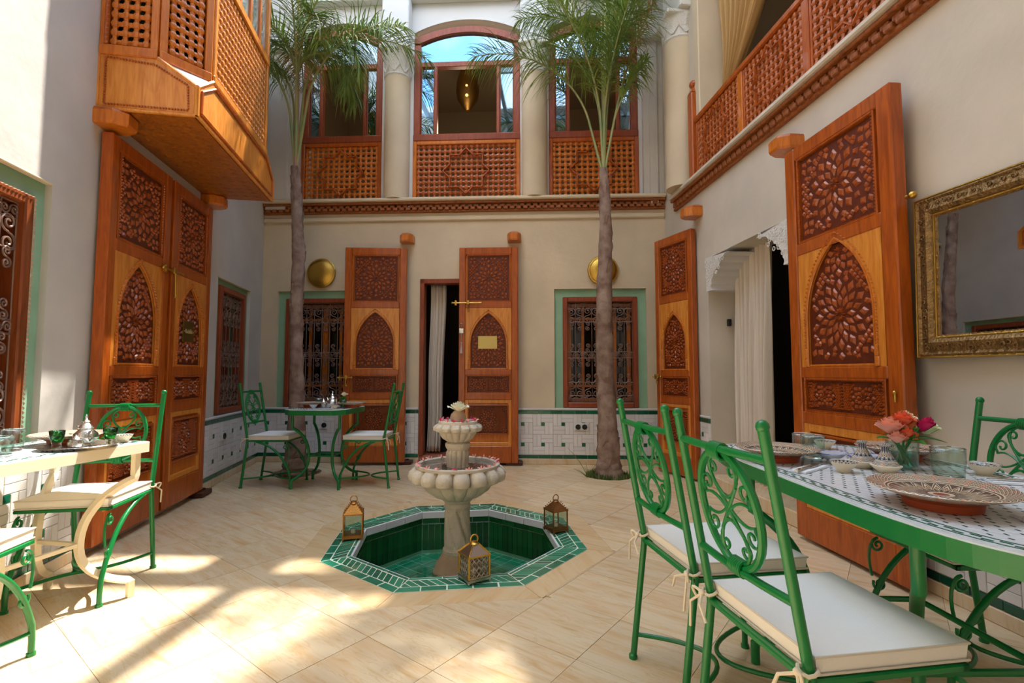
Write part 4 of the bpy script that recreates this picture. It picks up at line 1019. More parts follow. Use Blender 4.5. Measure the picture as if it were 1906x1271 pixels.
# ---------------------------------------------------------------- tableware
def polar_mat(name,base,ink,ink2,n1=28,r0=.0,r1=.17,n2=12):
    """painted pottery: rings and spokes in object space around the plate centre"""
    m=bpy.data.materials.new(name); m.use_nodes=True; t=m.node_tree; n=t.nodes; L=t.links.new; b=n['Principled BSDF']; b.inputs['Roughness'].default_value=.22
    tc=n.new('ShaderNodeTexCoord'); sx=n.new('ShaderNodeSeparateXYZ'); L(tc.outputs['Object'],sx.inputs[0])
    def M(op,a,b_=None,c=None):
        x=n.new('ShaderNodeMath'); x.operation=op
        for i,s in enumerate((a,b_,c)):
            if s is None: continue
            if hasattr(s,'links'): L(s,x.inputs[i])
            else: x.inputs[i].default_value=s
        return x.outputs[0]
    X,Y=sx.outputs[0],sx.outputs[1]; r=M('SQRT',M('ADD',M('MULTIPLY',X,X),M('MULTIPLY',Y,Y))); a=M('DIVIDE',M('ARCTAN2',Y,X),2*pi); q=M('DIVIDE',r,r1)
    def mixc(f,c1,c2):
        x=n.new('ShaderNodeMix'); x.data_type='RGBA'; L(f,x.inputs[0])
        for c,k in ((c1,6),(c2,7)):
            if isinstance(c,tuple): x.inputs[k].default_value=c
            else: L(c,x.inputs[k])
        return x.outputs[2]
    def band(lo,hi): return M('MULTIPLY',M('GREATER_THAN',q,lo),M('LESS_THAN',q,hi))
    def wave(k,ph=0): return M('PINGPONG',M('ADD',M('MULTIPLY',a,k),10.25+ph),.5)
    # rim band of scale marks
    rim=band(.70,.93); w1=M('ADD',wave(n1),M('MULTIPLY',M('PINGPONG',M('MULTIPLY',q,22),.5),1.0)); mk=M('MULTIPLY',rim,M('GREATER_THAN',M('PINGPONG',M('MULTIPLY',w1,2),.5),.22))
    mid=band(.16,.62); dd=M('ADD',M('ABSOLUTE',M('SUBTRACT',wave(n2),.25)),M('MULTIPLY',M('ABSOLUTE',M('SUBTRACT',q,.42)),1.25)); mk2=M('MULTIPLY',mid,M('MULTIPLY',M('GREATER_THAN',dd,.12),M('LESS_THAN',dd,.19))); mk3=M('MULTIPLY',mid,M('LESS_THAN',dd,.07)); mk4=M('MULTIPLY',mid,M('MULTIPLY',M('GREATER_THAN',dd,.26),M('LESS_THAN',dd,.30)))
    c=mixc(mk,col(base),col(ink)); mm=M('MULTIPLY',rim,M('GREATER_THAN',wave(n1*.5),.38)); c=mixc(M('MULTIPLY',mm,mk),c,col(ink2)); c=mixc(mid,c,col(ink)); c=mixc(mk2,c,col(base)); c=mixc(mk3,c,col('#b98a4a')); c=mixc(mk4,c,col(base)); 
    for lo,hi,cc in ((.655,.68,ink),(.95,1.2,ink),(.0,.1,ink2),(.62,.635,ink)): c=mixc(band(lo,hi),c,col(cc))
    L(c,b.inputs['Base Color']); MATS[name]=m; return m
PL1=polar_mat('painted_plate','#d4c3a8','#5f4f47','#963a2a',n1=46,n2=12); PL2=polar_mat('painted_plate_blue','#d8d6d0','#3c5474','#6a7f96',n1=46)
PL3=polar_mat('painted_bowl','#e6dcc6','#20222c','#2f4a78',n1=14,n2=8,r1=.055)
def plate(label,x,y,z,r=.165,m=None,grp='painted terracotta plates'):
    t=thing('plate',label,'plate',(x,y,z),R.uniform(0,6),grp); k=r/.165
    MB().lathe([(.001,.012),(.07*k,.0),(.085*k,.0),(.088*k,.018),(.105*k,.030),(.155*k,.046)],36,cap=False).build('body',TER,t,True)
    MB().lathe([(.001,.030),(.085*k,.033),(.118*k,.041),(.162*k,.053),(.1665*k,.050),(.155*k,.044),(.105*k,.0285)],40,cap=False).build('glaze',m or PL1,t,True); return t
def bowl(label,x,y,z,r=.045,m=None,out=None,grp='small painted bowls'):
    t=thing('bowl',label,'bowl',(x,y,z),0,grp); k=r/.045
    MB().lathe([(.02*k,.0),(.022*k,.006),(.036*k,.022),(.045*k,.036),(.044*k,.037)],24,cap=False).build('body',out or CER,t,True)
    MB().lathe([(.001,.029),(.03*k,.03),(.0425*k,.0385),(.046*k,.0375),(.0455*k,.035)],24,cap=False).build('glaze',m or PL3,t,True); return t
def glass(label,x,y,z,r=.037,h=.082,m=TGL,nm='drinking_glass'):
    t=thing(nm,label,'glass',(x,y,z),0,'clear drinking glasses')
    MB().lathe([(r*.9,.010),(r,h*.5),(r*1.02,h),(r*.965,h),(r*.94,h*.5),(r*.86,.014)],28,cap=False).build('body',TGL,t,'all')
    MB().lathe([(r*.84,0),(r*.9,.003),(r*.905,.012),(r*.8,.015)],28).build('thick_base',GLS,t,True)
    MB().tube([(r*.99*cos(a),r*.99*sin(a),h) for a in [2*pi*k/28 for k in range(28)]],.0016,5,closed=True).build('rim',GLS,t,True); return t
def teapot(label,x,y,z,rz,k=1.0):
    t=thing('teapot',label,'teapot',(x,y,z),rz,'silver teapots'); S=Matrix.Scale(k,4)
    MB().lathe([(.032,0),(.030,.008),(.045,.02),(.058,.045),(.054,.065),(.034,.085),(.030,.092)],20,M=S).build('body',SIL,t,True)
    MB().lathe([(.034,.092),(.036,.098),(.024,.115),(.013,.125),(.018,.132),(.010,.142),(.005,.150),(.008,.156),(.003,.168),(.001,.17)],16,M=S).build('lid',SIL,t,True)
    MB().tube([(.05,0,.04),(.085,0,.055),(.10,0,.09),(.115,0,.10)],[.013,.010,.006,.005],8,M=S).build('spout',SIL,t,True)
    MB().tube([(-.045,0,.075),(-.09,0,.09),(-.095,0,.05),(-.055,0,.03)],.005,8,M=S).build('handle',SIL,t,True); return t
def rose(mb,c,r,tilt=(0,0),n=17,seed=1,openf=1.0):
    Rr=random.Random(seed)
    for k in range(n):
        f=k/(n-1); a=k*2.4; d=r*(.16+.62*f*openf); h=r*(1.0-.30*f); wv=r*(.65+.55*f); vs=[]
        for j in range(4):
            for i in range(5):
                u=(i-2)/2; v=j/3; b=a+u*wv/(d+.25*r)*.55
                q=d*(.30+.85*sin(1.85*v))+r*.22*f*f*v**3*(1.2*openf); zz=-r*.55+h*1.25*v*(1-.12*u*u)-r*.22*f*f*openf*v**3
                if j==3: zz-=abs(u)**2*r*.12
                vs.append((c[0]+q*cos(b)+tilt[0]*(zz),c[1]+q*sin(b)+tilt[1]*zz,c[2]+zz))
        mb.add(vs,[(j*5+i,j*5+i+1,(j+1)*5+i+1,(j+1)*5+i) for j in range(3) for i in range(4)])
    return mb
def leaf(mb,p,d,L,wd):
    d=Vector(d).normalized(); s=d.cross(Vector((0,0,1))).normalized(); P=Vector(p); vs=[];n=6
    for i in range(n+1):
        t=i/n; q=P+d*L*t+Vector((0,0,-L*.25*t*t)); w_=wd*sin(pi*min(1,t*.92+.04)); vs+=[q-s*w_+Vector((0,0,w_*.3)),q,q+s*w_+Vector((0,0,w_*.3))]
    mb.add(vs,[(i*3+k,i*3+k+1,(i+1)*3+k+1,(i+1)*3+k) for i in range(n) for k in (0,1)])
zt=.7745
plate('painted terracotta plate nearest the camera on the oval mosaic table',1.11,1.30,zt,.158)
plate('painted terracotta plate at the end of the oval table by the curtain',1.045,1.975,zt,.15)
plate('painted terracotta plate half hidden behind the roses',1.545,2.0,zt,.145)
glass('clear tumbler between the rose vase and the largest plate on the oval table',1.415,1.625,zt,.045,.10)
glass('clear tumbler beside the plate by the curtain',1.215,2.02,zt,.042,.09)
glass('second clear tumbler hidden behind the one by the curtain plate',1.235,2.12,zt,.040,.085)
bowl('dark rimmed small bowl at the near edge between the two plates',1.155,1.745,zt,.042)
bowl('cream small bowl at the far end of the oval table behind the tumblers',1.42,2.27,zt,.045)
bowl('blue rimmed small bowl beside the tumbler under the far chair',1.60,1.70,zt,.046,PL3)
# blue scalloped dishes
for (x,y,l) in ((1.235,1.93,'blue and white oval footed dish nearer the curtain plate'),(1.315,1.87,'blue and white oval footed dish beside the little tagines')):
    t=thing('oval_dish',l,'dish',(x,y,zt),.5,'blue and white oval dishes')
    S=Matrix.Diagonal((1.35,.85,1,1))
    MB().lathe([(.022,0),(.018,.008),(.035,.02),(.052,.034),(.054,.036)],28,fn=lambda r,a,z,j:r*(1+.04*cos(12*a)*(j>2)),M=S).build('body',mat('blue_white','#c9d0da',.2),t,True)
    MB().lathe([(.001,.026),(.03,.028),(.050,.038),(.055,.036)],28,fn=lambda r,a,z,j:r*(1+.04*cos(12*a)*(j>1)),M=S,cap=False).build('glaze',polar_mat('dish_blue','#d5dbe4','#28508c','#5f83b5',n1=16,n2=9,r1=.066) if 'dish_blue' not in MATS else MATS['dish_blue'],t,True)
# twin tagine cruets
TG=polar_mat('tagine_glaze','#e3d8c2','#2c3d58','#7a4a3a',n1=9,n2=6,r1=.045)
for (x,y,l) in ((1.275,1.82,'painted mini tagine cruet of the pair, beside the blue dishes'),(1.295,1.735,'painted mini tagine cruet of the pair, just behind the large plate')):
    t=thing('mini_tagine',l,'tagine',(x,y,zt),0,'pair of mini tagines')
    MB().lathe([(.024,0),(.030,.008),(.046,.022),(.047,.025),(.040,.026)],24).build('dish',CER,t,True)
    MB().lathe([(.040,.025),(.034,.036),(.020,.058),(.012,.075),(.011,.085),(.018,.094),(.016,.097),(.002,.092)],24).build('lid',TG,t,True)
# rose vase
t=thing('glass_vase','clear glass vase of roses standing among the dishes','vase',(1.405,1.80,zt))
MB().lathe([(.042,0),(.044,.006),(.050,.10),(.0475,.10),(.042,.010),(.001,.009)],24,cap=False).build('glass_body',TGL,t,'all')
MB().lathe([(.001,.0095),(.0405,.0105),(.044,.06),(.001,.06)],20,cap=False).build('water',WAT,t,'all')
mb=MB()
for k in range(9):
    a=k*.7; mb.tube([(.03*cos(a+2.5),.03*sin(a+2.5),.012),(.02*cos(a),.02*sin(a),.09),(.05*cos(a),.05*sin(a),.15)],.0032,5)
mb.build('stem',LGR,t,True)
mb=MB(); 
for (p,d,L) in (((.02,-.02,.11),(.9,-.45,.15),.10),((-.02,0,.10),(-.8,.1,.3),.07),((.0,-.02,.10),(.2,-.9,.2),.07),((.02,.03,.12),(.9,.4,.2),.09),((-.02,.02,.11),(-.5,-.6,.4),.06),((.03,-.01,.12),(1,.1,.5),.08),((0,0,.11),(-.1,.3,1),.08)): leaf(mb,p,d,L,.022)
mb.build('leaf',LGR,t,'all')
for nm,m,c,r,tl,sd_,of in (('rose',SAP,(-.055,-.02,.155),.040,(-.15,-.1),2,1.1),('rose',SAP,(-.052,-.045,.118),.028,(-.2,-.2),5,1.0),('rose',COP,(-.005,-.01,.175),.040,(-.05,-.2),3,.85),('rose',COP,(-.015,-.04,.132),.026,(0,-.2),8,.9),
    ('rose',MAG,(.058,-.035,.160),.035,(.2,-.3),4,.6),('rose',mat('petal_cream','#f2dcb6',.55),(.03,.02,.18),.032,(.1,.1),6,1.0),('rose',mat('petal_lime','#dbe4b0',.55),(.088,-.01,.145),.030,(.3,-.1),7,1.1)):
    rose(MB(),c,r*1.25,tl,seed=sd_,n=22,openf=of*.85).build(nm,m,t,'all')
# napkins and cutlery
def cutlery(kind,label,x,y,z,rz,grp):
    t=link(kind,None,None,None,(x,y,z),rz); tag(t,label,kind,grp)
    mb=MB().tube([(0,-.10,.004),(0,-.04,.004),(0,.0,.005)],[.0065,.0045,.003],8)
    mb.build('handle',SIL,t,True)
    if kind=='knife': MB().prism([(-.007,0),(.008,0),(.009,.06),(.002,.105),(-.006,.10)],.003,.0055).build('blade',SIL,t)
    else:
        mb=MB().prism([(-.003,0),(.003,0),(.011,.03),(.011,.045),(-.011,.045),(-.011,.03)],.004,.0065)
        for k in range(4): mb.prism([(-.0105+k*.006,.045),(-.0072+k*.006,.045),(-.008+k*.006,.09),(-.0098+k*.006,.09)],.004,.0065)
        mb.build('tines',SIL,t)
def napkin(label,x,y,z,rz,a=.05,b=.10):
    o=MB().cbox(-a,a,-b,b,0,.003,.001).cbox(-a+.004,a-.002,-b+.003,b-.002,.003,.006,.001).mesh('napkin',LIN); o=link('napkin',o,None,None,(x,y,z),rz); tag(o,label,'napkin','white napkins')
napkin('white napkin under the cutlery beside the nearest plate',1.30,1.16,zt,1.45,.04,.11)
napkin('white napkin under the cutlery beside the plate by the curtain',1.06,1.79,zt,-.9,.03,.10)
napkin('white napkin on the far side of the oval table by the wall chair',1.60,1.56,zt,1.2,.04,.10)
cutlery('knife','silver knife on the napkin beside the nearest plate',1.24,1.14,zt+.006,-1.35,'knives'); cutlery('fork','silver fork on the napkin beside the nearest plate',1.27,1.18,zt+.006,-1.3,'forks')
cutlery('knife','silver knife beside the plate by the curtain',1.05,1.775,zt+.006,-.9,'knives'); cutlery('fork','silver fork beside the plate by the curtain',1.075,1.80,zt+.006,-.85,'forks')
cutlery('knife','silver knife on the napkin by the wall chair',1.60,1.55,zt+.006,1.2,'knives'); cutlery('fork','silver fork on the napkin by the wall chair',1.585,1.585,zt+.006,1.15,'forks')
# white table setting
zw=.7675; A=math.radians(-10.2)
def wt(x,y): return (-2.215+x*cos(A)-y*sin(A),2.275+x*sin(A)+y*cos(A))
x,y=wt(.17,.10); t=thing('serving_tray','round silver tray carrying the teapot on the cream table','tray',(x,y,zw)); MB().lathe([(.001,.004),(.125,.004),(.150,.016),(.153,.014),(.13,.0),(.001,.0)],40,cap=False).build('tray',SIL,t,True)
x,y=wt(.155,.14); teapot('silver teapot with pointed lid on the tray of the cream table',x,y,zw+.005,2.6,.86)
for dx,dy,l in ((.10,.055,'green tea glass in front of the teapot on the cream table tray'),(.225,.20,'green tea glass behind the teapot on the cream table tray'),(.20,.06,'small ribbed silver sugar bowl beside the teapot on the cream table tray')):
    x,y=wt(dx,dy)
    if 'sugar' in l:
        t=thing('sugar_bowl',l,'bowl',(x,y,zw+.005)); MB().lathe([(.015,0),(.026,.008),(.030,.022),(.024,.036),(.016,.040)],20,fn=lambda r,a,z,j:r*(1+.04*cos(10*a))).build('body',SIL,t,True); MB().lathe([(.018,.040),(.010,.050),(.004,.056),(.002,.062)],12).build('lid',SIL,t,True)
    else:
        t=thing('tea_glass',l,'glass',(x,y,zw+.005),0,'green tea glasses'); t.scale=(1.15,1.15,1.0); MB().lathe([(.018,.025),(.024,.052),(.026,.078),(.024,.078),(.020,.05),(.001,.03)],20,cap=False).build('bowl',GGL,t,'all'); MB().lathe([(.015,0),(.016,.006),(.015,.018),(.018,.026),(.001,.026)],16).build('foot',GLS,t,'all')
x,y=wt(-.02,.20); plate('painted terracotta plate behind the teapot tray on the cream table',x,y,zw,.15)
x,y=wt(-.14,-.16); plate('blue painted plate beside the glasses on the cream table',x,y,zw,.14,PL2)
x,y=wt(.12,-.18); glass('wide clear tumbler at the front of the cream table',x,y,zw,.044,.085)
x,y=wt(-.03,-.03); glass('taller clear tumbler near the wall on the cream table',x,y,zw,.040,.095)
x,y=wt(.16,-.27); bowl('small cream bowl below the tumbler at the cream table corner',x,y,zw,.034)
x,y=wt(.20,.29); bowl('small cream bowl behind the tray on the cream table',x,y,zw,.042)
x,y=wt(-.02,-.30); bowl('small cream bowl on the cream table, cut by the left edge',x,y,zw,.038)
x,y=wt(.06,-.28); napkin('white napkin at the front edge of the cream table',x,y,zw,-.9,.04,.09)
# small back table setting
zb_=.7675
plate('painted plate at the left chair side of the small green table',-2.02,5.02,zb_,.15); plate('painted plate overhanging the right chair side of the small green table',-1.62,5.02,zb_,.15)
teapot('silver teapot in the middle of the small green table',-1.80,4.98,zb_,2.4,.95)
t=thing('sugar_bowl','silver sugar bowl beside the teapot on the small green table','bowl',(-1.895,5.0,zb_)); MB().lathe([(.02,0),(.032,.012),(.035,.035),(.025,.055)],20,fn=lambda r,a,z,j:r*(1+.04*cos(10*a))).build('body',SIL,t,True); MB().lathe([(.026,.055),(.012,.075),(.006,.085),(.002,.095)],12).build('lid',SIL,t,True)
glass('clear tumbler on the small green table behind the sugar bowl',-2.01,5.17,zb_,.036,.08)
bowl('blue painted bowl on the small green table beside the sugar bowl',-1.955,4.90,zb_,.04,PL3,MATS['blue_white'])
bowl('small cream bowl at the front of the small green table beside the flower glass',-1.72,4.83,zb_,.036)
t=thing('flower_glass','glass of greenery with a white rose on the small green table','vase',(-1.685,4.96,zb_))
MB().lathe([(.030,0),(.032,.005),(.037,.085),(.035,.085),(.030,.008),(.001,.007)],20,cap=False).build('glass_body',TGL,t,'all')
mb=MB()
for k in range(14): a=k*1.1; mb.tube([(.02*cos(a),.02*sin(a),.01),(.024*cos(a+.4),.024*sin(a+.4),.06),(.02*cos(a),.02*sin(a),.11)],.004,5)
for k in range(6): leaf(mb,(0,0,.09),(cos(k),sin(k),.4),.05,.014)
mb.build('greenery',LGR,t,'all'); rose(MB(),(.012,-.01,.135),.034,seed=9).build('rose',WHP,t,'all'); rose(MB(),(.055,.0,.125),.014,seed=3).build('bud',MAG,t,'all')
# ---------------------------------------------------------------- fountain
F=thing('fountain','carved stone two tier fountain with twisted column standing in the pool','fountain',(PC[0],PC[1],0))
lob=lambda n,amp,j0,j1:(lambda r,a,z,j:r*(1-amp*(1-abs(sin(n*a/2))**.6)*(1 if j0<=j<=j1 else 0)))
b=MB(); 
b.prism(ngon((0,0),.155,8,pi/8),-.33,-.20,sh=ngon((0,0),.168,8,pi/8)).prism(ngon((0,0),.168,8,pi/8),-.20,-.17,sh=ngon((0,0),.155,8,pi/8)).prism(ngon((0,0),.150,8,pi/8),-.17,-.09,sh=ngon((0,0),.098,8,pi/8)); b.build('foot',STB,F)
mb=MB(); prof=[(.088,-.10),(.098,-.09),(.098,-.07),(.086,-.055)]+[(.086-.006*k/14,-.055+.245*k/14) for k in range(1,15)]+[(.085,.195),(.088,.205),(.092,.215),(.088,.222),(.085,.235),(.105,.262)]
def tw(r,a,z,j):
    if 3<j<18: u=(5*a/(2*pi)+z*3.4)%1; g=max(0,1-abs(u-.5)*2/.30); return r*(1-.21*g**.8)*1.06
    return r
MB().lathe(prof,120,fn=tw).build('twisted_column',STN,F,True)
pf=[(.06,.25),(.105,.262),(.16,.285),(.215,.325),(.245,.365),(.262,.395),(.30,.385),(.328,.398),(.336,.425),(.325,.455),(.30,.475),(.285,.480),(.288,.497),(.272,.503),(.258,.495),(.255,.46),(.20,.44),(.001,.43)]
def lb(r,a,z,j):
    if 1<=j<=4: return r*(1-.085*(1-abs(sin(8*a))**.5))
    if 5<=j<=10: return r*(1-.16*(1-abs(sin(8*a))**.45)*(1 if j>5 else .5))
    return r
MB().lathe(pf,128,fn=lb).build('lower_bowl',STN,F,True)
MB().lathe([(.001,.478),(.262,.478)],40,cap=False).build('water',mat('bowl_water','#7d7468',.03,spec=.9),F)
pn=[(.07,.44),(.078,.47),(.072,.50),(.078,.54),(.082,.575),(.072,.59),(.078,.60),(.086,.615),(.086,.635),(.070,.645)]
MB().lathe(pn,72,fn=lambda r,a,z,j:r*(1-.17*(1-abs(sin(6*a))**.5)) if 1<j<5 else r).build('neck',STN,F,True)
pu=[(.05,.64),(.075,.648),(.105,.668),(.125,.695),(.132,.715),(.150,.715),(.168,.725),(.170,.745),(.155,.762),(.135,.768),(.133,.785),(.122,.79),(.112,.782),(.08,.775),(.001,.775)]
MB().lathe(pu,112,fn=lambda r,a,z,j:r*(1-.14*(1-abs(sin(7*a))**.5)) if 2<=j<=8 else r).build('upper_bowl',STN,F,True)
MB().lathe([(.03,.775),(.050,.785),(.056,.805),(.050,.83),(.034,.848),(.03,.855)],24).build('finial',STB,F,True)
o=rose(MB(),(0,0,0),.055,n=20,seed=11,openf=1.5).build('rose',WHP,None,'all'); o.location=(PC[0]+.005,PC[1]-.01,.885); tag(o,'white rose head resting on top of the fountain','flower')
pm=rose(MB(),(0,0,0),.021,n=4,seed=2,openf=1.2).mesh('rose_petal',PKP,'all'); pm2=rose(MB(),(0,0,0),.018,n=4,seed=4,openf=1.2).mesh('rose_petal',PKM,'all')
for k in range(20):
    a=2*pi*k/20+R.uniform(-.1,.1); o=link('rose_petal',pm if k%5 else pm2,None,None,(PC[0]+.275*cos(a),PC[1]+.275*sin(a),.508),R.uniform(0,6)); tag(o,'pink rose petals scattered along the rim of the lower fountain bowl','petal','petals on the lower fountain rim')
for k in range(14):
    a=2*pi*k/14+R.uniform(-.12,.12); o=link('rose_petal',pm2 if k%3 else pm,None,None,(PC[0]+.12*cos(a),PC[1]+.12*sin(a),.797),R.uniform(0,6)); tag(o,'pink and magenta rose petals scattered on the upper fountain bowl','petal','petals on the upper fountain rim')
# ---------------------------------------------------------------- candle lanterns
def lantern(label,x,y,rz,w_,h,m,pierced=False,ringm=None,n=4):
    t=thing('lantern',label,'lantern',(x,y,.004),rz,'metal candle lanterns round the pool'); q=w_/2; e=.006
    ng=lambda r:ngon((0,0),r,n,pi/n); cR=q/cos(pi/n)
    MB().prism(ng(cR*1.08),.012,.024).prism(ng(cR),.024,.032).build('base',m,t)
    mb=MB()
    for p in ng(cR*.98): mb.sph((p[0],p[1],.008),.008,6,4)
    mb.build('foot',m,t)
    zb=.03; zt_=h*.60
    mb=MB()
    for p in ng(cR*.96): mb.tube([(p[0],p[1],zb),(p[0],p[1],zt_)],e if not pierced else e*1.1,6)
    mb.prism(ng(cR*1.06),zt_,zt_+.008); mb.build('cage',ringm or m,t)
    P=ng(cR*.90); body=MIR if False else None
    for i in range(n):
        a=Vector((*P[i],0)); b=Vector((*P[(i+1)%n],0)); d=(b-a); L=d.length; d.normalize(); nn=Vector((-d.y,d.x,0)); M=Matrix(((d.x,nn.x,0,a.x),(d.y,nn.y,0,a.y),(0,0,1,0),(0,0,0,1)))
        if pierced:
            mb=MB(); k=max(4,int(L/.023)); hh=zt_-zb; kz=int(hh/.027); sx=L/k; sz=hh/kz
            for u in range(k):
                for v in range(kz):
                    cx=(u+.5)*sx; cz=zb+(v+.5)*sz; mb.tube([(cx-sx*.5,0,cz),(cx,0,cz+sz*.5),(cx+sx*.5,0,cz),(cx,0,cz-sz*.5)],.0042,4,closed=True,M=M)
            mb.build('pierced_panel',m,t)
        else: MB().box(0.004,L-.004,-.001,.001,zb,zt_,M).build('pane',TGL,t)
    mb=MB().prism(ng(cR*1.0),zt_+.008,h*.84,sh=ng(cR*.28)); mb.build('roof',m,t)
    if pierced:
        mb=MB()
        for p in ng(1): mb.tube([(p[0]*cR*1.02,p[1]*cR*1.02,zt_+.006),(p[0]*cR*.30,p[1]*cR*.30,h*.845)],.005,6)
        mb.build('roof_rib',ringm,t)
    else:
        mb=MB()
        for p in ng(1):
            for k in range(5): f=k/5; mb.sph((p[0]*cR*(1.0-.7*f),p[1]*cR*(1.0-.7*f),zt_+.012+(h*.84-zt_)*f),.005,5,3)
        mb.build('roof_stud',m,t)
    MB().lathe([(q*.30,h*.83),(q*.42,h*.85),(q*.30,h*.87),(q*.26,h*.90)],12).build('neck',ringm or m,t,True)
    MB().tube([(0.022*cos(a),0,h*.945+.024*sin(a)) for a in [2*pi*k/14 for k in range(14)]],.004,6,closed=True).build('ring',ringm or m,t,True)
    MB().lathe([(.016,.032),(.016,.055),(.001,.055)],12).build('candle',mat('wax','#e8e0cc',.6),t,True)
COPM=mat('copper_lantern','#b07a3c',.4,metal=.9,bump=.4,bs=80)
lantern('copper lantern with clear panes at the back left of the pool',-1.075,3.42,.25,.125,.27,COPM)
lantern('copper lantern with clear panes and folded ring at the back right of the pool',.31,3.565,.5,.12,.24,mat('copper_dark','#8f6238',.4,metal=.9,bump=.4,bs=80))
lantern('silver lattice lantern with brass ribs at the front edge of the pool',-.205,2.745,.55,.125,.225,mat('silver_lantern','#b9b2a6',.3,metal=1),True,BRS)
# ---------------------------------------------------------------- wall fittings
for s,out,l in ((.782,0,'round brass wall sconce above the window by the small table'),(4.335,0,'round brass wall sconce partly behind the right palm trunk')):
    t=thing('brass_sconce',l,'wall lamp',BK.at(s,.0,2.375),BK.a,'round brass sconces'); Q=Matrix.Rotation(pi/2,4,'X')
    MB().lathe([(.10,.0),(.185,.03),(.19,.038),(.182,.046),(.165,.048),(.155,.055),(.10,.075),(.05,.085),(.001,.088)],48,M=Q).build('dish',BRS,t,True)
    MB().lathe([(.165,.047),(.170,.054),(.162,.058)],40,M=Q,cap=False).build('embossed_ring',BRD,t,True)
t=thing('wall_mirror','large gilt framed mirror on the right wall beside the largest door leaf','mirror',RT.at(3.515,.045,1.19),RT.a)
MH=.815; ML=1.1
def mprof(n): return [(0,0),(0,-.035),(.018,-.045),(.03,-.038),(.075,-.052),(.092,-.040),(.10,-.028),(.112,-.026),(.112,0)]
pr=mprof(0); mb=MB()
def rails(mb,idx):
    a,b=idx; sec=pr[a:b]
    loops=[[(p[0],p[1],p[0]),(ML-p[0],p[1],p[0]),(ML-p[0],p[1],MH-p[0]),(p[0],p[1],MH-p[0])] for p in sec]
    vs=[q for l in loops for q in l]; fs=[(i*4+k,i*4+(k+1)%4,(i+1)*4+(k+1)%4,(i+1)*4+k) for i in range(len(sec)-1) for k in range(4)]; mb.add(vs,fs); return mb
rails(MB(),(0,9)).build('gilt_frame',GLD,t)
mb=MB()
for (x0,z0,x1,z1) in ((0.053,0.053,ML-.053,.053),(.053,MH-.053,ML-.053,MH-.053),(.053,.053,.053,MH-.053)):
    L=math.hypot(x1-x0,z1-z0); k=int(L/.03)
    for i in range(k): f=(i+.5)/k; x=x0+(x1-x0)*f+R.uniform(-.012,.012); z=z0+(z1-z0)*f+R.uniform(-.012,.012); mb.tube([(x+.009*cos(a),-.048,z+.009*sin(a)) for a in [q*1.05 for q in range(6)]],.003,4,closed=True)
mb.build('frame_ornament',GLD,t)
mb=MB(); edge2=[(.1,-.031,.1),(ML-.1,-.031,.1),(ML-.1,-.031,MH-.1),(.1,-.031,MH-.1)]; mb.tube(edge2,.006,6,closed=True); mb.tube([(.004,-.038,.004),(ML-.004,-.038,.004),(ML-.004,-.038,MH-.004),(.004,-.038,MH-.004)],.006,6,closed=True); mb.build('frame_beading',BRS,t)
MB().box(.108,ML-.108,-.022,-.018,.108,MH-.108).build('mirror_glass',MIR,t)
t.rotation_euler=(math.radians(-1.5),0,RT.a+.046)
def socket(W,s,z,l,n=2):
    t=thing('power_socket',l,'socket',W.at(s,.010,z),W.a,'white wall sockets with black outlets')
    MB().cbox(-.045*n,.045*n,-.012,0,-.045,.045,.004).build('plate',WPL,t)
    for k in range(n):
        x=(k-(n-1)/2)*.08; MB().lathe([(.033,.0),(.033,.014),(.028,.016),(.027,.009),(.001,.008)],8,M=Matrix.Translation((x,-.006,0))@Matrix.Rotation(pi/2,4,'X')).build('outlet',BLK,t)
socket(BK,4.055,.455,'double black socket in the tiles under the right back window'); socket(BK,.86,.46,'black socket in the tiles behind the small green table',1); socket(LF,-1.13,.46,'black socket in the tiles under the narrow left window',1)
MB().cbox(-.02,.0,-.04,.0,-.03,.03,.004)
o=MB().cbox(0,.03,-.01,.03,0,.07,.006).build('curtain_hook',BLK); o.location=RT.at(1.12,-.18,1.58); o.rotation_euler=(0,0,RT.a); tag(o,'small black curtain hook inside the lobed archway','hook')
# dark objects glimpsed inside the right room
t=thing('side_table','dark side table in the gloom of the room behind the archway','table',RT.at(1.75,-1.7,.115),RT.a)
MB().cbox(-.35,.35,-.2,.2,.5,.54,.01).build('top',mat('dark_wood','#4a2412',.5),t)
for sx in (-.32,.32):
    for sy in (-.17,.17): MB().cbox(sx-.02,sx+.02,sy-.02,sy+.02,0,.5,.004).build('leg',mat('dark_wood','#4a2412',.5),t)
t=thing('table_lamp','pale table lamp standing dimly on the dark side table','lamp',RT.at(1.72,-1.7,.655),RT.a)
MB().lathe([(.06,0),(.05,.02),(.075,.09),(.03,.17),(.02,.20)],20).build('base',CER,t,True); MB().lathe([(.10,.20),(.06,.34)],20,cap=False).build('shade',CER,t,True)
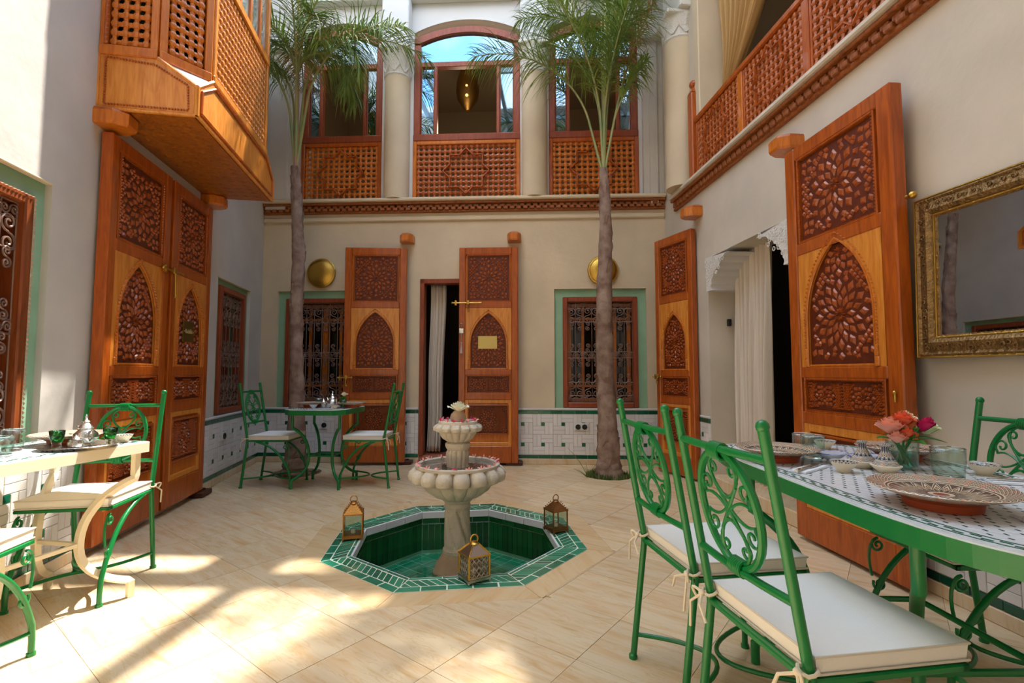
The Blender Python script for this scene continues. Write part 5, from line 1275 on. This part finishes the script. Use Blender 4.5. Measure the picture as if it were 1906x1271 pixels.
# ---------------------------------------------------------------- palms
def trunk(P,rs,name,m,t):
    n=14; pts=[]; rr=[]; N_=70
    def ip(u):
        k=u*(len(P)-1); i=min(int(k),len(P)-2); f=k-i; return [P[i][j]+(P[i+1][j]-P[i][j])*f for j in range(3)], rs[i]+(rs[i+1]-rs[i])*f
    for i in range(N_+1): p,r=ip(i/N_); pts.append(p); rr.append(r*(1+R.uniform(-.06,.06)))
    mb=MB().tube(pts,rr,n)
    for k in range(len(mb.v)):
        v=mb.v[k]; mb.v[k]=(v[0]+R.uniform(-.006,.006),v[1]+R.uniform(-.006,.006),v[2])
    mb.build(name,m,t,True)
    mb=MB()
    for i in range(26):
        p,r=ip(R.uniform(.08,.98)); a=R.uniform(0,2*pi); c=Vector((cos(a),sin(a),0)); s_=Vector((-sin(a),cos(a),0)); q=Vector(p)+c*r*.9; w_=r*.5; L=R.uniform(.06,.2)
        mb.add([q-s_*w_,q+s_*w_,q+s_*w_*.3+c*.012+Vector((0,0,L)),q-s_*w_*.3+c*.02+Vector((0,0,L))],[(0,1,2,3)])
    mb.build('bark_flake',m,t,kind='stuff')
def frond(name,base,az,el,stem,blade,droop,t,m,nl=62,ll=.42,curl=.0,sm=None,r0=.018):
    """arching feather frond: stem then a blade with drooping leaflets"""
    pts=[Vector(base)]; e=el; L=stem+blade; n=34; st=L/n; a=az
    for i in range(n):
        s=i/n*L
        if s>stem*.6: e-=droop*st/(L-stem*.6)
        a+=curl*st; d=Vector((cos(e)*cos(a),cos(e)*sin(a),sin(e))); pts.append(pts[-1]+d*st)
    mb=MB().tube(pts,[r0*(1-.85*i/n)+.002 for i in range(n+1)],6); fr=mb.build('frond_stem',sm or PET,t,True)
    mb=MB()
    for k in range(nl):
        f=k/(nl-1); s=stem+blade*f; i=min(int(s/st),n-1); q=pts[i].lerp(pts[i+1],s/st-i); d=(pts[i+1]-pts[i]).normalized(); side=d.cross(Vector((0,0,1))); side=side.normalized() if side.length>.05 else Vector((1,0,0)); up=side.cross(d)
        Lf=ll*(.45+.75*sin(pi*min(1,.12+f*.86)))*R.uniform(.8,1.15)
        for sg in (-1,1):
            dr=(side*sg*R.uniform(.5,1)+d*(.5+.4*R.random())+up*R.uniform(-.5,.75)).normalized(); p=Vector(q); wd=.0062; vs=[]; m_=5
            for j in range(m_+1):
                u=j/m_; ws=wd*(1-u**1.6)*(.4+.6*min(1,u*5)); sd_=dr.cross(Vector((0,0,1))); sd_=sd_.normalized() if sd_.length>.01 else side
                vs+=[p-sd_*ws,p+sd_*ws]; p=p+dr*Lf/m_; dr=(dr+Vector((R.uniform(-.06,.06),R.uniform(-.06,.06),-.34))).normalized()
            mb.add(vs,[(j*2,j*2+1,j*2+3,j*2+2) for j in range(m_)])
    mb.build('leaflets',m,fr,'all',kind='stuff'); return fr
p1=thing('palm','tall slender palm growing behind the small green table','palm',(-2.41,5.56,-.03))
trunk([(0,-.0,0),(.01,0,.25),(.0,0,.9),(-.03,0,1.7),(-.02,0,2.5),(-.06,-.02,3.2),(-.07,-.03,3.5)],[.155,.105,.078,.072,.070,.058,.052],'trunk',BRK,p1)
MB().tube([(-.065,-.03,3.4),(-.07,-.04,4.3),(-.075,-.06,5.2),(-.05,-.08,6.6)],[.03,.022,.018,.012],8).build('spear',mat('spear_bark','#a8846a',.7),p1,True)
B1=(-.07,-.03,3.45); B2=(-.075,-.05,4.6)
for (b,az,el,st_,bl,dr,m) in ((B1,3.4,1.46,1.0,1.2,1.5,LEA),(B1,-.3,1.40,1.3,1.1,1.9,LEA),(B1,.4,1.50,1.5,1.4,2.0,LEA),(B1,-1.3,1.50,1.3,1.3,1.6,LEA),(B1,2.6,1.50,1.1,1.3,1.7,LEA),
    (B2,-.1,1.25,.2,1.0,3.0,LEA),(B2,-.9,1.2,.2,1.1,2.9,LEA),(B2,3.3,1.25,.2,1.0,2.9,LEA),(B2,-2.1,1.2,.2,1.0,2.8,LEA),(B2,.9,1.25,.2,1.0,2.9,LEA),(B2,1.9,1.3,.2,1.1,2.6,LEB),(B2,-.5,1.40,.5,1.6,2.0,LEA),(B2,.2,1.3,.1,.9,3.4,LEA)):
    frond('frond',b,az,el,st_,bl,dr,p1,m,nl=86,ll=.46)
p2=thing('palm','tall slender palm in front of the right back window','palm',(1.055,5.46,-.03))
trunk([(0,0,0),(0,0,.22),(-.01,0,.6),(-.03,0,1.3),(-.03,0,2.0),(.0,0,2.7),(-.01,0,3.1),(-.02,0,3.45)],[.165,.125,.105,.092,.085,.072,.062,.045],'trunk',BRK,p2)
MB().tube([(-.02,0,3.4),(.0,-.01,4.4),(.03,-.01,5.4),(.12,0,6.5)],[.026,.02,.018,.03],8).build('spear',PET,p2,True)
B1=(-.02,0,3.35)
B2=(-.0,-.02,4.25)
for (b,az,el,st_,bl,dr,m,ll) in ((B1,3.15,1.33,1.1,1.25,1.6,LEA,.5),(B1,1.4,1.55,1.2,2.6,.7,LEA,.5),(B1,-.1,1.38,1.0,1.9,.4,LEB,.22),(B1,-.25,1.38,.9,.5,.6,LEA,.3),(B1,-1.2,1.53,.9,1.3,1.0,LEA,.5),(B1,2.4,1.52,1.0,1.7,1.2,LEA,.5),(B1,3.9,1.50,1.0,1.5,1.5,LEA,.5),(B1,-.7,1.54,1.0,1.5,.8,LEA,.48),(B1,.5,1.50,1.1,2.4,.9,LEA,.5),
    (B2,.2,1.45,.5,2.6,.8,LEA,.5),(B2,5.2,1.5,.5,2.4,.9,LEA,.5),(B2,3.0,1.52,.5,1.2,1.8,LEA,.45),
    *[((.12,0,6.35+.08*(q%3)),-1.9+q*.42,.75+.2*(q%3),.15,1.15,2.3,LEA,.5) for q in range(10)],((.12,0,6.3),2.5,1.0,.1,.6,2.8,LEA,.45)):
    frond('frond',b,az,el,st_,bl,dr,p2,m,nl=92,ll=ll,r0=.014)
# dry sprig beside the right palm
t=thing('weed_sprig','thin grassy weed sprouting beside the right palm trunk','plant',(.82,5.36,-.02))
mb=MB()
for a,e,L in ((2.6,1.1,.42),(1.9,1.3,.2),(.8,1.1,.2),(3.3,.8,.2),(4.1,1.2,.16),(5.2,1.0,.18),(2.9,.9,.16)):
    p=Vector((0,0,0)); P=[p.copy()]; ee=e
    for k in range(6): d=Vector((cos(ee)*cos(a),cos(ee)*sin(a)*.4,sin(ee))); p=p+d*L/6; ee-=.08; P.append(p.copy())
    mb.tube(P,[.004,.0038,.0034,.003,.0026,.002,.001],5)
mb.build('blade',GRA,t,'all')
